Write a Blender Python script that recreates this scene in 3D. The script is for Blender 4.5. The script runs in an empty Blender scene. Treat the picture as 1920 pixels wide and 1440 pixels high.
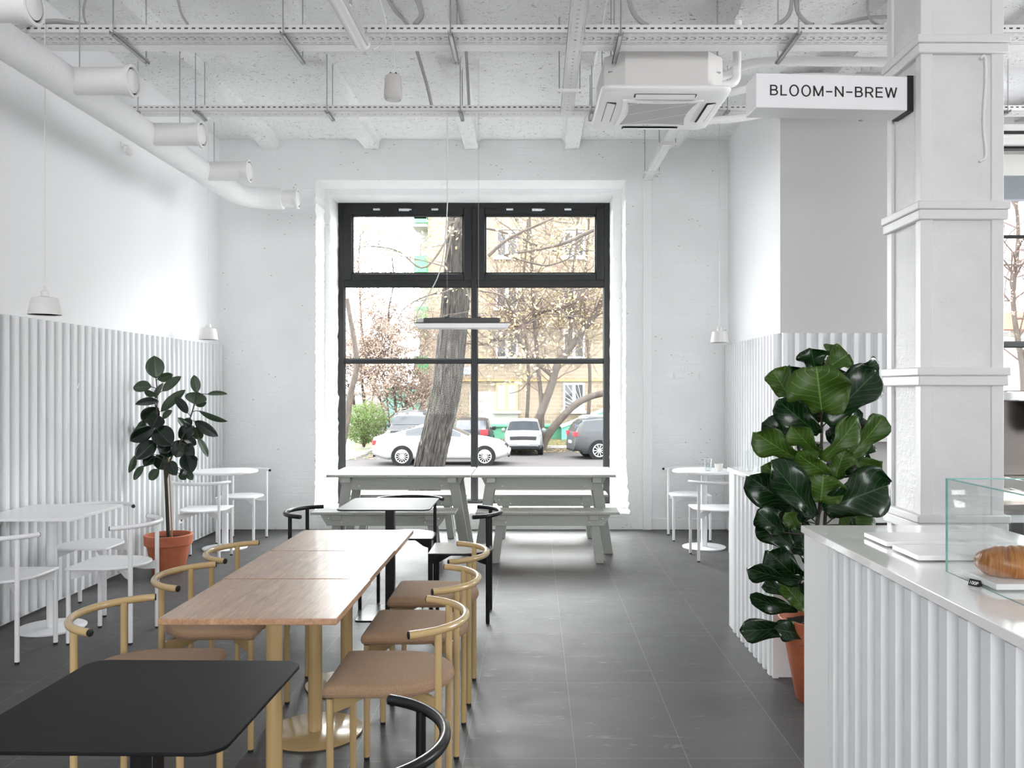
import bpy, bmesh, math, random
from mathutils import Vector, Matrix, Euler, noise as mnoise
C = bpy.context.scene.collection
PI = math.pi
R = math.radians
F = 1590.0; CX = 1002.0; CY = 732.0; HC = 1.5      # pinhole of the photograph: focal in px, vanishing point, eye height

def P(px, py, d):
    """point at distance d that the photograph shows at (px, py)"""
    return Vector(((px - CX) * d / F, d, HC - (py - CY) * d / F))

# ------------------------------------------------------------------ mesh builder
class MB:
    def __init__(s): s.v = []; s.f = []
    def add(s, vs, fs):
        b = len(s.v); s.v += [tuple(v) for v in vs]; s.f += [tuple(b + i for i in f) for f in fs]; return s
    def box(s, x0, x1, y0, y1, z0, z1):
        return s.hexa([(x0,y0,z0),(x1,y0,z0),(x1,y1,z0),(x0,y1,z0),(x0,y0,z1),(x1,y0,z1),(x1,y1,z1),(x0,y1,z1)])
    def hexa(s, v):
        return s.add(v, [(3,2,1,0),(4,5,6,7),(0,1,5,4),(1,2,6,5),(2,3,7,6),(3,0,4,7)])
    def bar(s, a, b, w, h, up=(0,0,1)):
        a = Vector(a); b = Vector(b); t = (b - a).normalized(); u = Vector(up)
        sx = t.cross(u).normalized(); uz = sx.cross(t).normalized()
        q = []
        for p in (a, b):
            for i, j in ((-1,-1),(1,-1),(1,1),(-1,1)): q.append(p + sx*i*w/2 + uz*j*h/2)
        return s.add(q, [(0,1,2,3),(7,6,5,4),(0,4,5,1),(1,5,6,2),(2,6,7,3),(3,7,4,0)])
    def tube(s, path, r, n=10, caps=True):
        path = [Vector(p) for p in path]; m = len(path)
        rs = r if isinstance(r, (list, tuple)) else [r]*m
        t0 = (path[1]-path[0]).normalized()
        u = t0.cross(Vector((0,0,1)) if abs(t0.z) < .9 else Vector((1,0,0))).normalized()
        vs = []; 
        for i in range(m):
            t = (path[min(i+1,m-1)] - path[max(i-1,0)])
            if t.length < 1e-9: t = t0
            t.normalize()
            u = (u - t*u.dot(t))
            if u.length < 1e-6: u = t.orthogonal()
            u.normalize(); w = t.cross(u)
            for k in range(n):
                a = 2*PI*k/n; vs.append(path[i] + (u*math.cos(a) + w*math.sin(a))*rs[i])
        fs = []
        for i in range(m-1):
            for k in range(n):
                k2 = (k+1) % n; fs.append((i*n+k, i*n+k2, (i+1)*n+k2, (i+1)*n+k))
        if caps: fs.append(tuple(reversed(range(n)))); fs.append(tuple((m-1)*n+k for k in range(n)))
        return s.add(vs, fs)
    def lathe(s, prof, n=32, c=(0,0,0), axis='z'):
        vs = []; fs = []; m = len(prof)
        for r, z in prof:
            for k in range(n):
                a = 2*PI*k/n; x, y = r*math.cos(a), r*math.sin(a)
                p = (x,y,z) if axis=='z' else ((z,x,y) if axis=='x' else (y,z,x))
                vs.append((c[0]+p[0], c[1]+p[1], c[2]+p[2]))
        for i in range(m-1):
            for k in range(n):
                k2=(k+1)%n; fs.append((i*n+k,i*n+k2,(i+1)*n+k2,(i+1)*n+k))
        if prof[0][0] > 1e-6: fs.append(tuple(reversed(range(n))))
        if prof[-1][0] > 1e-6: fs.append(tuple((m-1)*n+k for k in range(n)))
        return s.add(vs, fs)
    def prism(s, poly, z0, z1, mp=lambda x,y,z:(x,y,z)):
        n=len(poly); vs=[mp(x,y,z0) for x,y in poly]+[mp(x,y,z1) for x,y in poly]
        return s.add(vs, [tuple(reversed(range(n))), tuple(range(n,2*n))]+[(i,(i+1)%n,n+(i+1)%n,n+i) for i in range(n)])
    def grid(s, fn, nu, nv):
        vs=[fn(i/nu, j/nv) for i in range(nu+1) for j in range(nv+1)]
        return s.add(vs, [(i*(nv+1)+j,(i+1)*(nv+1)+j,(i+1)*(nv+1)+j+1,i*(nv+1)+j+1) for i in range(nu) for j in range(nv)])
    def build(s, name, mat, parent=None, loc=None, bevel=0, seg=2, flat=False, ang=38, fix=True):
        me = bpy.data.meshes.new(name); me.from_pydata(s.v, [], s.f)
        if fix:
            bm = bmesh.new(); bm.from_mesh(me); bmesh.ops.recalc_face_normals(bm, faces=bm.faces); bm.to_mesh(me); bm.free()
        if not flat:
            me.polygons.foreach_set('use_smooth', [True]*len(me.polygons)); me.set_sharp_from_angle(angle=R(ang))
        me.materials.append(mat); o = bpy.data.objects.new(name, me); C.objects.link(o)
        if parent: o.parent = parent
        if loc: o.location = loc
        if bevel:
            b = o.modifiers.new('bevel','BEVEL'); b.width=bevel; b.segments=seg; b.limit_method='ANGLE'; b.angle_limit=R(40)
        return o

def rrect(x0,x1,y0,y1,r,n=5):
    p=[]
    for cx,cy,a0 in ((x1-r,y0+r,-90),(x1-r,y1-r,0),(x0+r,y1-r,90),(x0+r,y0+r,180)):
        for k in range(n+1):
            a=R(a0+90*k/n); p.append((cx+r*math.cos(a),cy+r*math.sin(a)))
    return p

def tag(o, label=None, cat=None, group=None, kind=None):
    if label: o['label']=label
    if cat: o['category']=cat
    if group: o['group']=group
    if kind: o['kind']=kind
    return o
def empty(name, loc=(0,0,0), rz=0, label=None, cat=None, group=None):
    o=bpy.data.objects.new(name,None); C.objects.link(o); o.location=loc; o.rotation_euler=(0,0,rz)
    o.empty_display_size=.1
    return tag(o,label,cat,group)
def struct(o): o['kind']='structure'; return o
def dup(root, loc, rz=0, label=None, group=None):
    def cp(o,par):
        c=o.copy(); C.objects.link(c); c.parent=par
        for ch in [x for x in o.children]: cp(ch,c)
        return c
    r=cp(root,None); r.location=loc; r.rotation_euler=(0,0,rz)
    if label: r['label']=label
    if group: r['group']=group
    return r
def text_obj(name, body, mat, size, parent=None, depth=.0008, spacing=1.0):
    cu=bpy.data.curves.new(name,'FONT'); cu.body=body; cu.size=size; cu.extrude=depth; cu.align_x='CENTER'; cu.align_y='CENTER'
    cu.space_character=spacing; cu.materials.append(mat)
    t=bpy.data.objects.new('lettering_curve',cu); C.objects.link(t); bpy.context.view_layer.update()
    me=bpy.data.meshes.new_from_object(t.evaluated_get(bpy.context.evaluated_depsgraph_get())); bpy.data.objects.remove(t); bpy.data.curves.remove(cu)
    if not me.materials: me.materials.append(mat)
    me.name=name; o=bpy.data.objects.new(name,me); C.objects.link(o)
    if parent: o.parent=parent
    return o
def catmull(pts, n=8):
    pts=[Vector(p) for p in pts]; q=[pts[0]*2-pts[1]]+pts+[pts[-1]*2-pts[-2]]; out=[]
    for i in range(1,len(q)-2):
        a,b,c,d=q[i-1:i+3]
        for k in range(n):
            t=k/n; out.append(.5*((2*b)+(c-a)*t+(2*a-5*b+4*c-d)*t*t+(3*b-a-3*c+d)*t**3))
    out.append(pts[-1]); return out
def lerp(a,b,t): return a+(b-a)*t
def interp(keys,x):
    if x<=keys[0][0]: return keys[0][1]
    for (a,b),(c,d) in zip(keys,keys[1:]):
        if x<=c: return b+(d-b)*(x-a)/(c-a)
    return keys[-1][1]

# ------------------------------------------------------------------ node expressions
class S:
    def __init__(s, nt, k): s.nt=nt; s.k=k
    def m(s, op, *o):
        n=s.nt.nodes.new('ShaderNodeMath'); n.operation=op
        for i,x in enumerate((s,)+o):
            if isinstance(x,S): s.nt.links.new(x.k,n.inputs[i])
            else: n.inputs[i].default_value=x
        return S(s.nt,n.outputs[0])
    def __add__(s,o): return s.m('ADD',o)
    def __sub__(s,o): return s.m('SUBTRACT',o)
    def __mul__(s,o): return s.m('MULTIPLY',o)
    def __truediv__(s,o): return s.m('DIVIDE',o)
    def abs(s): return s.m('ABSOLUTE')
    def mod(s,o): return s.m('FLOORED_MODULO',o)
    def lt(s,o): return s.m('LESS_THAN',o)
    def gt(s,o): return s.m('GREATER_THAN',o)
    def floor(s): return s.m('FLOOR')
    def max(s,o): return s.m('MAXIMUM',o)
    def min(s,o): return s.m('MINIMUM',o)
    def ramp(s,a,b,c=0.,d=1.):
        n=s.nt.nodes.new('ShaderNodeMapRange'); n.inputs[1].default_value=a; n.inputs[2].default_value=b
        n.inputs[3].default_value=c; n.inputs[4].default_value=d; s.nt.links.new(s.k,n.inputs[0]); return S(s.nt,n.outputs[0])
MATS={}
class M:
    """a procedural Principled material"""
    def __init__(s,name,col=(.8,.8,.8),rough=.5,metal=0,coat=0,spec=.5):
        m=bpy.data.materials.new(name); m.use_nodes=True; s.m=m; s.nt=m.node_tree; MATS[name]=m
        s.b=s.nt.nodes['Principled BSDF']; b=s.b.inputs
        b['Base Color'].default_value=(*col,1); b['Roughness'].default_value=rough; b['Metallic'].default_value=metal
        b['Coat Weight'].default_value=coat; b['Coat Roughness'].default_value=.1; b['Specular IOR Level'].default_value=spec
        m.diffuse_color=(*col,1)
    def coord(s,kind='Object',scale=(1,1,1),loc=(0,0,0)):
        t=s.nt.nodes.new('ShaderNodeTexCoord'); p=s.nt.nodes.new('ShaderNodeMapping'); p.inputs['Scale'].default_value=scale; p.inputs['Location'].default_value=loc
        s.nt.links.new(t.outputs[kind],p.inputs[0]); return p.outputs[0]
    def xyz(s,kind='Object'):
        n=s.nt.nodes.new('ShaderNodeSeparateXYZ'); s.nt.links.new(s.coord(kind),n.inputs[0]); return [S(s.nt,n.outputs[i]) for i in range(3)]
    def noise(s,vec,scale=5,detail=4,rough=.5,dist=0):
        n=s.nt.nodes.new('ShaderNodeTexNoise'); n.inputs['Scale'].default_value=scale; n.inputs['Detail'].default_value=detail
        n.inputs['Roughness'].default_value=rough; n.inputs['Distortion'].default_value=dist
        s.nt.links.new(vec,n.inputs['Vector']); return S(s.nt,n.outputs[0])
    def vor(s,vec,scale=5,feature='F1'):
        n=s.nt.nodes.new('ShaderNodeTexVoronoi'); n.feature=feature; n.inputs['Scale'].default_value=scale
        s.nt.links.new(vec,n.inputs['Vector']); return S(s.nt,n.outputs[0])
    def white(s,a,b):
        n=s.nt.nodes.new('ShaderNodeTexWhiteNoise'); n.noise_dimensions='2D'; c=s.nt.nodes.new('ShaderNodeCombineXYZ')
        s.nt.links.new(a.k,c.inputs[0]); s.nt.links.new(b.k,c.inputs[1]); s.nt.links.new(c.outputs[0],n.inputs['Vector']); return S(s.nt,n.outputs['Value'])
    def brick(s,vec,w,h,mort,off=.5,smooth=.1):
        n=s.nt.nodes.new('ShaderNodeTexBrick'); n.offset=off; n.inputs['Scale'].default_value=1; n.inputs['Brick Width'].default_value=w
        n.inputs['Row Height'].default_value=h; n.inputs['Mortar Size'].default_value=mort; n.inputs['Mortar Smooth'].default_value=smooth
        n.inputs['Color1'].default_value=(0,0,0,1); n.inputs['Color2'].default_value=(1,1,1,1)
        s.nt.links.new(vec,n.inputs['Vector']); return S(s.nt,n.outputs['Fac']), S(s.nt,n.outputs['Color'])
    def combine(s,a,b,c):
        n=s.nt.nodes.new('ShaderNodeCombineXYZ')
        for i,x in enumerate((a,b,c)):
            if isinstance(x,S): s.nt.links.new(x.k,n.inputs[i])
            else: n.inputs[i].default_value=x
        return n.outputs[0]
    def mix(s,fac,a,b):
        n=s.nt.nodes.new('ShaderNodeMix'); n.data_type='RGBA'; n.clamp_factor=True
        def put(sock,x):
            if isinstance(x,S): s.nt.links.new(x.k,sock)
            elif isinstance(x,tuple): sock.default_value=(*x,1)
            elif isinstance(x,float): sock.default_value=x
            else: s.nt.links.new(x,sock)
        put(n.inputs[0],fac); put(n.inputs[6],a); put(n.inputs[7],b); return n.outputs[2]
    def color(s,k): s.nt.links.new(k.k if isinstance(k,S) else k,s.b.inputs['Base Color']); return s
    def rough(s,k): s.nt.links.new(k.k,s.b.inputs['Roughness']); return s
    def bump(s,h,dist=.01,strength=1.):
        n=s.nt.nodes.new('ShaderNodeBump'); n.inputs['Distance'].default_value=dist; n.inputs['Strength'].default_value=strength
        s.nt.links.new(h.k,n.inputs['Height']); s.nt.links.new(n.outputs[0],s.b.inputs['Normal']); return s
    def holes(s,mask):
        s.nt.links.new((mask*-1.+1.).k,s.b.inputs['Alpha']); return s
def simple(name,*a,**k): return M(name,*a,**k).m
def glass_mat(name,tint=(1,1,1),refl=1.,rough=0.):
    m=bpy.data.materials.new(name); m.use_nodes=True; nt=m.node_tree; nt.nodes.clear()
    o=nt.nodes.new('ShaderNodeOutputMaterial'); t=nt.nodes.new('ShaderNodeBsdfTransparent'); g=nt.nodes.new('ShaderNodeBsdfGlossy')
    g.inputs['Roughness'].default_value=rough; t.inputs[0].default_value=(*tint,1); f=nt.nodes.new('ShaderNodeFresnel'); ge=nt.nodes.new('ShaderNodeNewGeometry'); mr=nt.nodes.new('ShaderNodeMapRange'); mr.inputs[3].default_value=1.45; mr.inputs[4].default_value=1/1.45; nt.links.new(ge.outputs['Backfacing'],mr.inputs[0]); nt.links.new(mr.outputs[0],f.inputs[0])
    mx=nt.nodes.new('ShaderNodeMixShader'); mu=nt.nodes.new('ShaderNodeMath'); mu.operation='MULTIPLY'; mu.inputs[1].default_value=refl
    nt.links.new(f.outputs[0],mu.inputs[0]); nt.links.new(mu.outputs[0],mx.inputs[0]); nt.links.new(t.outputs[0],mx.inputs[1]); nt.links.new(g.outputs[0],mx.inputs[2]); nt.links.new(mx.outputs[0],o.inputs[0])
    return m
# ------------------------------------------------------------------ materials
WHITE=(.80,.80,.805)
def build_materials():
    g={}
    m=M('painted plaster',(.80,.80,.81),.6); c=m.coord(); m.bump(m.noise(c,40,4)*.3+m.noise(c,3,3),.002,.4); g['plaster']=m.m
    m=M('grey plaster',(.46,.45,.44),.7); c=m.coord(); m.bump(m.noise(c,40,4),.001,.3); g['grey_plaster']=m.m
    # painted brickwork on the end wall (texture plane = x,z)
    m=M('painted brick',(.8,.8,.8),.55); x,y,z=m.xyz(); v=m.combine(x+y,z,0.)
    wob=m.noise(m.coord(),9,3); v2=m.combine(x+y+wob*.02,z+wob*.018,0.)
    f,_=m.brick(v2,.26,.078,.012,.5,.9); n=m.noise(m.coord(),28,5,.6); low=m.noise(m.coord(),2.2,3)
    sp=m.vor(m.coord(scale=(.55,1,1)),26); spm=sp.lt(.13)*m.noise(m.coord(),4,2).gt(.60)
    wear=low.ramp(.35,.62)
    m.color(m.mix(spm,m.mix(low.ramp(.3,.7),(.77,.77,.77),(.82,.825,.83)),(.42,.38,.34)))
    m.bump((f*-1.+1.)*wear*.30+n*.6+low*1.2,.010,.55); g['brick']=m.m
    # rough whitewashed concrete ceiling
    m=M('whitewashed concrete',(.8,.8,.8),.7); c=m.coord(scale=(1,2.2,1.6))
    big=m.noise(m.coord(),.9,3); n1=m.noise(c,7,6,.7); n2=m.noise(m.coord(scale=(1,1.8,1.5)),27,5,.68,.8); patch=m.noise(m.coord(),1.7,4,.65)
    spk=n2.gt(.635)*patch.gt(.50); spk2=m.noise(m.coord(scale=(1,1.5,1)),62,3,.6).gt(.64)*n1.gt(.53)
    dirt=m.noise(m.coord(scale=(1,.5,1)),2.6,5,.7).ramp(.56,.78)
    m.color(m.mix((spk+spk2).min(1.),m.mix(dirt,(.88,.88,.88),(.74,.73,.72)),(.13,.12,.11)))
    m.bump(n1*1.0+n2*.5+big*.8+m.noise(m.coord(scale=(1,1.4,1)),3.5,4,.6)*1.2-spk*.5,.04,.7); g['ceiling']=m.m
    # big grey floor tiles
    m=M('grey floor tiles',(.2,.2,.2),.42,spec=.22); x,y,z=m.xyz()
    v=m.combine(x-.168+.455*20,y-3.456+.9015*20,0.); f,_=m.brick(v,.455,.9015,.0016,0.,0.)
    tid=m.white(((x-.168)/.455).floor(),((y-3.456)/.9015).floor())
    n=m.noise(m.coord(scale=(1,1.6,1)),3.2,6,.65); n2=m.noise(m.coord(),120,3,.6); scr=m.noise(m.coord(scale=(1,5,1)),5,5,.7,.8).ramp(.60,.72)
    base=n*.5+n2*.18+tid*.12
    col=m.mix(base.ramp(.18,.72),(.050,.0485,.049),(.098,.095,.095)); col=m.mix(scr*.4,col,(.24,.235,.235)); col=m.mix(f,col,(.15,.145,.138)); m.color(col)
    m.rough(n.ramp(.3,.7,.40,.55)-scr*.06); m.bump(n2*.15-f*.6,.0015,.5); g['floor']=m.m
    g['corr']=simple('white ribbed sheet',(.71,.715,.725),.3)
    g['white']=simple('white paint',(.80,.80,.80),.4)
    g['white_steel']=simple('white powder coat',(.76,.76,.77),.28)
    g['quartz']=simple('polished white worktop',(.86,.85,.84),.06,coat=.5)
    g['slab']=simple('satin white slab',(.80,.79,.79),.22)
    g['duct']=M('white duct wrap',(.88,.88,.885),.5); mm=g['duct']; cc=mm.noise(mm.coord(scale=(2,16,2)),2.4,4,.6,1.2); mm.bump(cc,.012,.55); g['duct']=mm.m
    g['plastic']=simple('white plastic',(.79,.785,.78),.35)
    g['ac_body']=simple('off white sheet metal',(.68,.66,.64),.45)
    m=M('ceiling cassette grille',(.4,.39,.39),.5); x,y,z=m.xyz(); d=(x*.5+y*.86); 
    ln=(d.mod(.0135)/.0135-.5).abs().gt(.34); dash=((d.mod(.19)-.095).abs().lt(.0035))*((x-y*.4).mod(.012).lt(.007))
    m.color(m.mix(dash,m.mix(ln,(.43,.42,.42),(.27,.265,.265)),(.85,.85,.85))); g['grille']=m.m
    g['black']=simple('black powder coat',(.007,.007,.008),.25,spec=.4)
    g['black_top']=M('black laminate',(.008,.008,.009),.5,spec=.10); mm=g['black_top']; mm.bump(mm.noise(mm.coord(),420,2),.0004,.35); g['black_top']=mm.m
    g['rubber']=simple('black plastic cap',(.008,.008,.008),.5)
    g['frame']=M('black window frame',(.008,.009,.010),.38,spec=.3).m
    g['gasket']=simple('black gasket',(.006,.006,.006),.6)
    g['sand']=simple('sand beige powder coat',(.46,.325,.155),.2,coat=.3)
    m=M('brown tweed',(.3,.18,.11),.9); c=m.coord(); w=m.noise(c,520,2,.8); w2=m.noise(m.coord(scale=(1,1,3)),150,3,.7)
    m.color(m.mix(w.ramp(.35,.65),(.22,.125,.070),(.44,.29,.18))); m.bump(w+w2,.0012,.8); m.b.inputs['Sheen Weight'].default_value=.08; g['tweed']=m.m
    # oak staves along y
    m=M('oak staves',(.4,.25,.16),.33,coat=.25); x,y,z=m.xyz(); st=((x+2.)/.052).floor(); se=((y+2.)/.33+m.white(st,st)*3.).floor()
    r=m.white(st,se); v=m.combine(x*9.+r*37.,y*.75+r*11.,z*9.); gr=m.noise(v,5.5,7,.66,1.2); fi=m.noise(m.combine(x*60.+r*9.,y*1.6,z*60.),5,3,.7)
    col=m.mix((gr*.75+fi*.4).ramp(.42,.74),(.225,.112,.054),(.52,.32,.185)); col=m.mix(r.ramp(0.,1.,0.,.42),col,(.37,.20,.12)); m.color(col)
    m.bump(fi*.4+gr*.3,.0012,.4); g['oak']=m.m
    m=M('grey green timber paint',(.34,.35,.315),.42); x,y,z=m.xyz(); n=m.noise(m.coord(scale=(1,8,8)),6,4); 
    m.color(m.mix(n,(.325,.335,.30),(.37,.38,.345))); m.bump(n,.002,.4); g['picnic']=m.m
    m=M('grooved grey green boards',(.265,.275,.245),.36); x,y,z=m.xyz(); gv=(x.mod(.022)/.022-.5).abs().gt(.40); m.color(m.mix(gv*.5,(.35,.36,.325),(.22,.225,.205))); m.bump(gv*-1.,.002,.8); g['picnic_top']=m.m
    g['bolt']=simple('galvanised steel',(.62,.64,.66),.3,metal=1)
    g['rod']=simple('zinc rod',(.42,.42,.43),.4,metal=.8)
    g['steel']=M('brushed steel',(.48,.43,.40),.26,metal=1); mm=g['steel']; mm.bump(mm.noise(mm.coord(scale=(1,1,90)),4,3),.0008,.3); g['steel']=mm.m
    g['mirror_steel']=simple('polished steel',(.75,.74,.72),.07,metal=1)
    m=M('terracotta',(.42,.115,.05),.6); n=m.noise(m.coord(),6,5,.6); m.color(m.mix(n.ramp(.35,.7),(.40,.105,.045),(.52,.165,.08))); m.bump(m.noise(m.coord(),60,3),.001,.3); g['terra']=m.m
    m=M('potting soil',(.02,.014,.01),.95); m.bump(m.noise(m.coord(),60,5,.7),.03,1.); g['soil']=m.m
    def leafm(name,a,b,rough,vein,coat=.3):
        m=M(name,a,rough,coat=coat); u=S(m.nt,m.nt.nodes.new('ShaderNodeUVMap').outputs[0])
        sp=m.nt.nodes.new('ShaderNodeSeparateXYZ'); m.nt.links.new(u.k,sp.inputs[0]); uu=S(m.nt,sp.outputs[0]); vv=S(m.nt,sp.outputs[1])
        sd=(vv-.5).abs(); mid=sd.lt(.014); q=(uu*7.5-sd*5.2).mod(1.); q=(q-.5).abs().lt(.035 if vein else -1.)*sd.lt(.43)
        n=m.noise(m.coord(),9,3); col=m.mix(n.ramp(.3,.7),a,b); col=m.mix((mid+q).min(1.),col,tuple(min(1,x*2.2+.03) for x in b)); m.color(col)
        m.bump((q*-1.)-mid*1.+sd*0.5,.004,.5)
        t=m.nt.nodes.new('ShaderNodeBsdfTranslucent'); m.nt.links.new(col,t.inputs[0]); mx=m.nt.nodes.new('ShaderNodeMixShader'); mx.inputs[0].default_value=.30 if vein else .12
        out=m.nt.nodes['Material Output']; m.nt.links.new(m.b.outputs[0],mx.inputs[1]); m.nt.links.new(t.outputs[0],mx.inputs[2]); m.nt.links.new(mx.outputs[0],out.inputs[0]); return m.m
    g['fig_dark']=leafm('fig leaf upper side',(.004,.020,.004),(.007,.034,.006),.24,True,.15)
    g['fig_light']=leafm('fig leaf underside',(.034,.082,.008),(.058,.120,.012),.45,True,.0)
    g['rub_dark']=leafm('rubber leaf upper side',(.004,.010,.006),(.007,.018,.009),.26,False,.15)
    g['rub_light']=leafm('rubber leaf underside',(.030,.055,.028),(.045,.075,.035),.4,False,.1)
    g['stem']=simple('green brown stem',(.035,.028,.014),.7)
    g['bamboo']=simple('bamboo cane',(.36,.22,.10),.6)
    m=M('croissant crust',(.4,.16,.05),.36,coat=.2); u=m.nt.nodes.new('ShaderNodeUVMap'); sp=m.nt.nodes.new('ShaderNodeSeparateXYZ'); m.nt.links.new(u.outputs[0],sp.inputs[0])
    uu=S(m.nt,sp.outputs[0]); n=m.noise(m.combine(uu*46.,S(m.nt,sp.outputs[1])*2.2,0.),1.,4,.6,.4); n2=m.noise(m.coord(),16,3); st=(uu*9.).mod(1.)
    m.color(m.mix((n*.8+n2*.45-st*.14).ramp(.30,.74),(.17,.040,.008),(.58,.25,.065))); m.bump(n,.005,.8); g['crust']=m.m
    g['glass']=glass_mat('window glass',(.97,.985,.98),.14)
    g['clear']=glass_mat('clear glass',(.975,.987,.983),1.)
    g['edge']=M('green glass edge',(.18,.42,.38),.12).m
    g['water']=glass_mat('water',(.93,.95,.96),.8)
    g['ceramic']=simple('cream ceramic',(.76,.74,.70),.3)
    g['cable_grey']=simple('grey cable',(.42,.41,.40),.6)
    g['cable_dark']=simple('dark cable',(.10,.095,.09),.6)
    g['cable_white']=simple('painted cable',(.70,.70,.69),.5)
    m=M('perforated tray',(.72,.71,.70),.4); x,y,z=m.xyz()
    side=((x.mod(.045)-.0225).abs().lt(.0115))*((z-.030).abs().lt(.0055))
    yy=y; bot=(((x+.015).mod(.054)-.027).abs().lt(.017))*((yy.mod(.043)-.0215).abs().lt(.0036)); rnd=((x.mod(.054)-.027).m('POWER',2.)+((yy-.085).m('POWER',2.))).lt(.00006)
    h=side*z.gt(.012)+bot*z.lt(.006)*yy.gt(.02)*yy.lt(.155)+rnd*z.lt(.006); m.holes(h.min(1.)); g['tray']=m.m
    m=M('perforated narrow tray',(.74,.74,.74),.4); x,y,z=m.xyz(); bot=((x.mod(.020)-.010).abs().lt(.0055))*(((y-.05).abs()-.036).abs().lt(.0032)); rnd=((x.mod(.06)-.03).m('POWER',2.)+(y-.05).m('POWER',2.)).lt(.00008)
    m.holes(((bot+rnd)*z.lt(.006)+((x.mod(.045)-.0225).abs().lt(.012))*((z-.025).abs().lt(.005))).min(1.)); g['tray_narrow']=m.m
    g['tube']=M('clear ribbed diffuser',(.92,.90,.89),.12,coat=.4).m
    g['tube_body']=simple('light grey lamp housing',(.62,.60,.58),.4)
    g['dark_body']=simple('dark lamp housing',(.04,.04,.04),.5)
    g['opal']=simple('opal diffuser',(.80,.78,.79),.3)
    g['shade']=simple('white enamel lamp shade',(.72,.71,.69),.4)
    g['ink']=simple('black lettering',(.01,.01,.01),.5)
    g['sign_face']=simple('white acrylic sign',(.84,.83,.84),.25)
    g['speaker']=simple('warm grey speaker',(.50,.48,.46),.5)
    # column: rough plaster
    m=M('rough painted plaster',(.74,.72,.72),.6); c=m.coord(); n=m.noise(c,24,6,.65); lo=m.noise(c,3,4,.6); cr=m.noise(m.coord(scale=(.6,.6,3)),5,5,.7)
    hz=((lo*.03+m.xyz()[2]).mod(.33)).lt(.006); m.color(m.mix(lo.ramp(.3,.7),(.66,.645,.645),(.73,.715,.715))); m.bump(n*.7+lo*1.2+cr*.8-hz*.8,.012,.6); g['column']=m.m
    m=M('rough strap paint',(.69,.675,.675),.5); m.bump(m.noise(m.coord(),14,4),.004,.5); g['strap']=m.m
    # outdoors
    m=M('asphalt',(.3,.29,.29),1.,spec=.05); n=m.noise(m.coord(),2,6,.7); m.color(m.mix(n,(.038,.035,.035),(.055,.051,.051))); m.bump(m.noise(m.coord(),50,3),.01,.4); g['asphalt']=m.m
    m=M('autumn lawn',(.2,.25,.1),.9); n=m.noise(m.coord(),3,6,.75); m.color(m.mix(n.ramp(.35,.65),(.045,.075,.020),(.13,.11,.06))); m.bump(m.noise(m.coord(),30,4),.06,1.); g['lawn']=m.m
    m=M('pale yellow brick',(.55,.45,.33),.8); x,y,z=m.xyz(); f,cc=m.brick(m.combine(x,z,0.),.42,.22,.022,.5,.1); n=m.noise(m.coord(),.9,4)
    m.color(m.mix(f,m.mix(cc*.6+n*.4,(.165,.12,.075),(.22,.175,.13)),(.245,.215,.175))); m.bump(f*-1.,.01,.4); g['ybrick']=m.m
    g['render']=simple('white render',(.32,.31,.29),.8)
    g['green_plinth']=simple('green plinth paint',(.06,.21,.13),.6)
    g['teal']=simple('teal panel',(.10,.30,.23),.6)
    g['balcony']=simple('green balcony panel',(.06,.24,.10),.6)
    g['pvc']=simple('white window frame',(.5,.5,.5),.4)
    g['yellow_frame']=simple('yellow window frame',(.36,.26,.12),.5)
    g['curtain']=simple('pale curtain',(.36,.37,.37),.8)
    g['dark_glass']=simple('dark window glass',(.05,.055,.06),.05)
    g['ochre']=simple('ochre gas pipe',(.40,.26,.06),.5)
    m=M('deep furrowed bark',(.2,.17,.15),.9); x,y,z=m.xyz(); wv=m.noise(m.combine(x*5.5,y*5.5,z*.9),2.6,6,.68,1.3); n=m.noise(m.coord(),14,4); mo=m.noise(m.coord(scale=(1,1,.4)),2.2,3).ramp(.50,.66)
    col=m.mix(wv.ramp(.36,.60),(.007,.0055,.0045),(.062,.050,.042)); col=m.mix(mo*.4,col,(.045,.042,.016)); m.color(col); m.bump(wv.ramp(.35,.62)+n*.25,.07,1.); g['bark']=m.m
    g['bark2']=M('grey brown bark',(.15,.115,.095),.9); mm=g['bark2']; nn=mm.noise(mm.coord(scale=(1,1,.3)),9,4); mm.color(mm.mix(nn.ramp(.3,.7),(.03,.022,.018),(.062,.048,.038))); mm.bump(nn,.02,.6); g['bark2']=mm.m
    g['twig']=simple('pinkish brown twig',(.07,.045,.037),.9)
    def lf(n,c):
        m=M(n,c,.7); t=m.nt.nodes.new('ShaderNodeBsdfTranslucent'); t.inputs[0].default_value=(*c,1); mx=m.nt.nodes.new('ShaderNodeMixShader'); mx.inputs[0].default_value=.4
        out=m.nt.nodes['Material Output']; m.nt.links.new(m.b.outputs[0],mx.inputs[1]); m.nt.links.new(t.outputs[0],mx.inputs[2]); m.nt.links.new(mx.outputs[0],out.inputs[0]); return m.m
    g['leaf_tan']=lf('dry tan leaf',(.25,.185,.145)); g['leaf_yg']=lf('yellow green leaf',(.25,.21,.09)); g['leaf_green']=lf('green shrub leaf',(.09,.135,.035)); g['leaf_yel']=lf('fallen yellow leaf',(.24,.18,.075))
    g['car_white']=simple('white car paint',(.25,.25,.25),.4,coat=.05); g['car_silver']=simple('silver car paint',(.115,.118,.122),.4,metal=.2,coat=.05)
    g['car_dark']=simple('dark grey car paint',(.030,.031,.034),.35,coat=.1,spec=.2); g['car_black']=simple('black car paint',(.015,.015,.017),.3,coat=.1,spec=.2)
    g['car_glass']=simple('car glass',(.02,.023,.027),.08,spec=.35); g['tyre']=simple('tyre rubber',(.012,.012,.012),.9,spec=.08); g['alloy']=simple('alloy wheel',(.62,.62,.63),.3,metal=.8)
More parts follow.
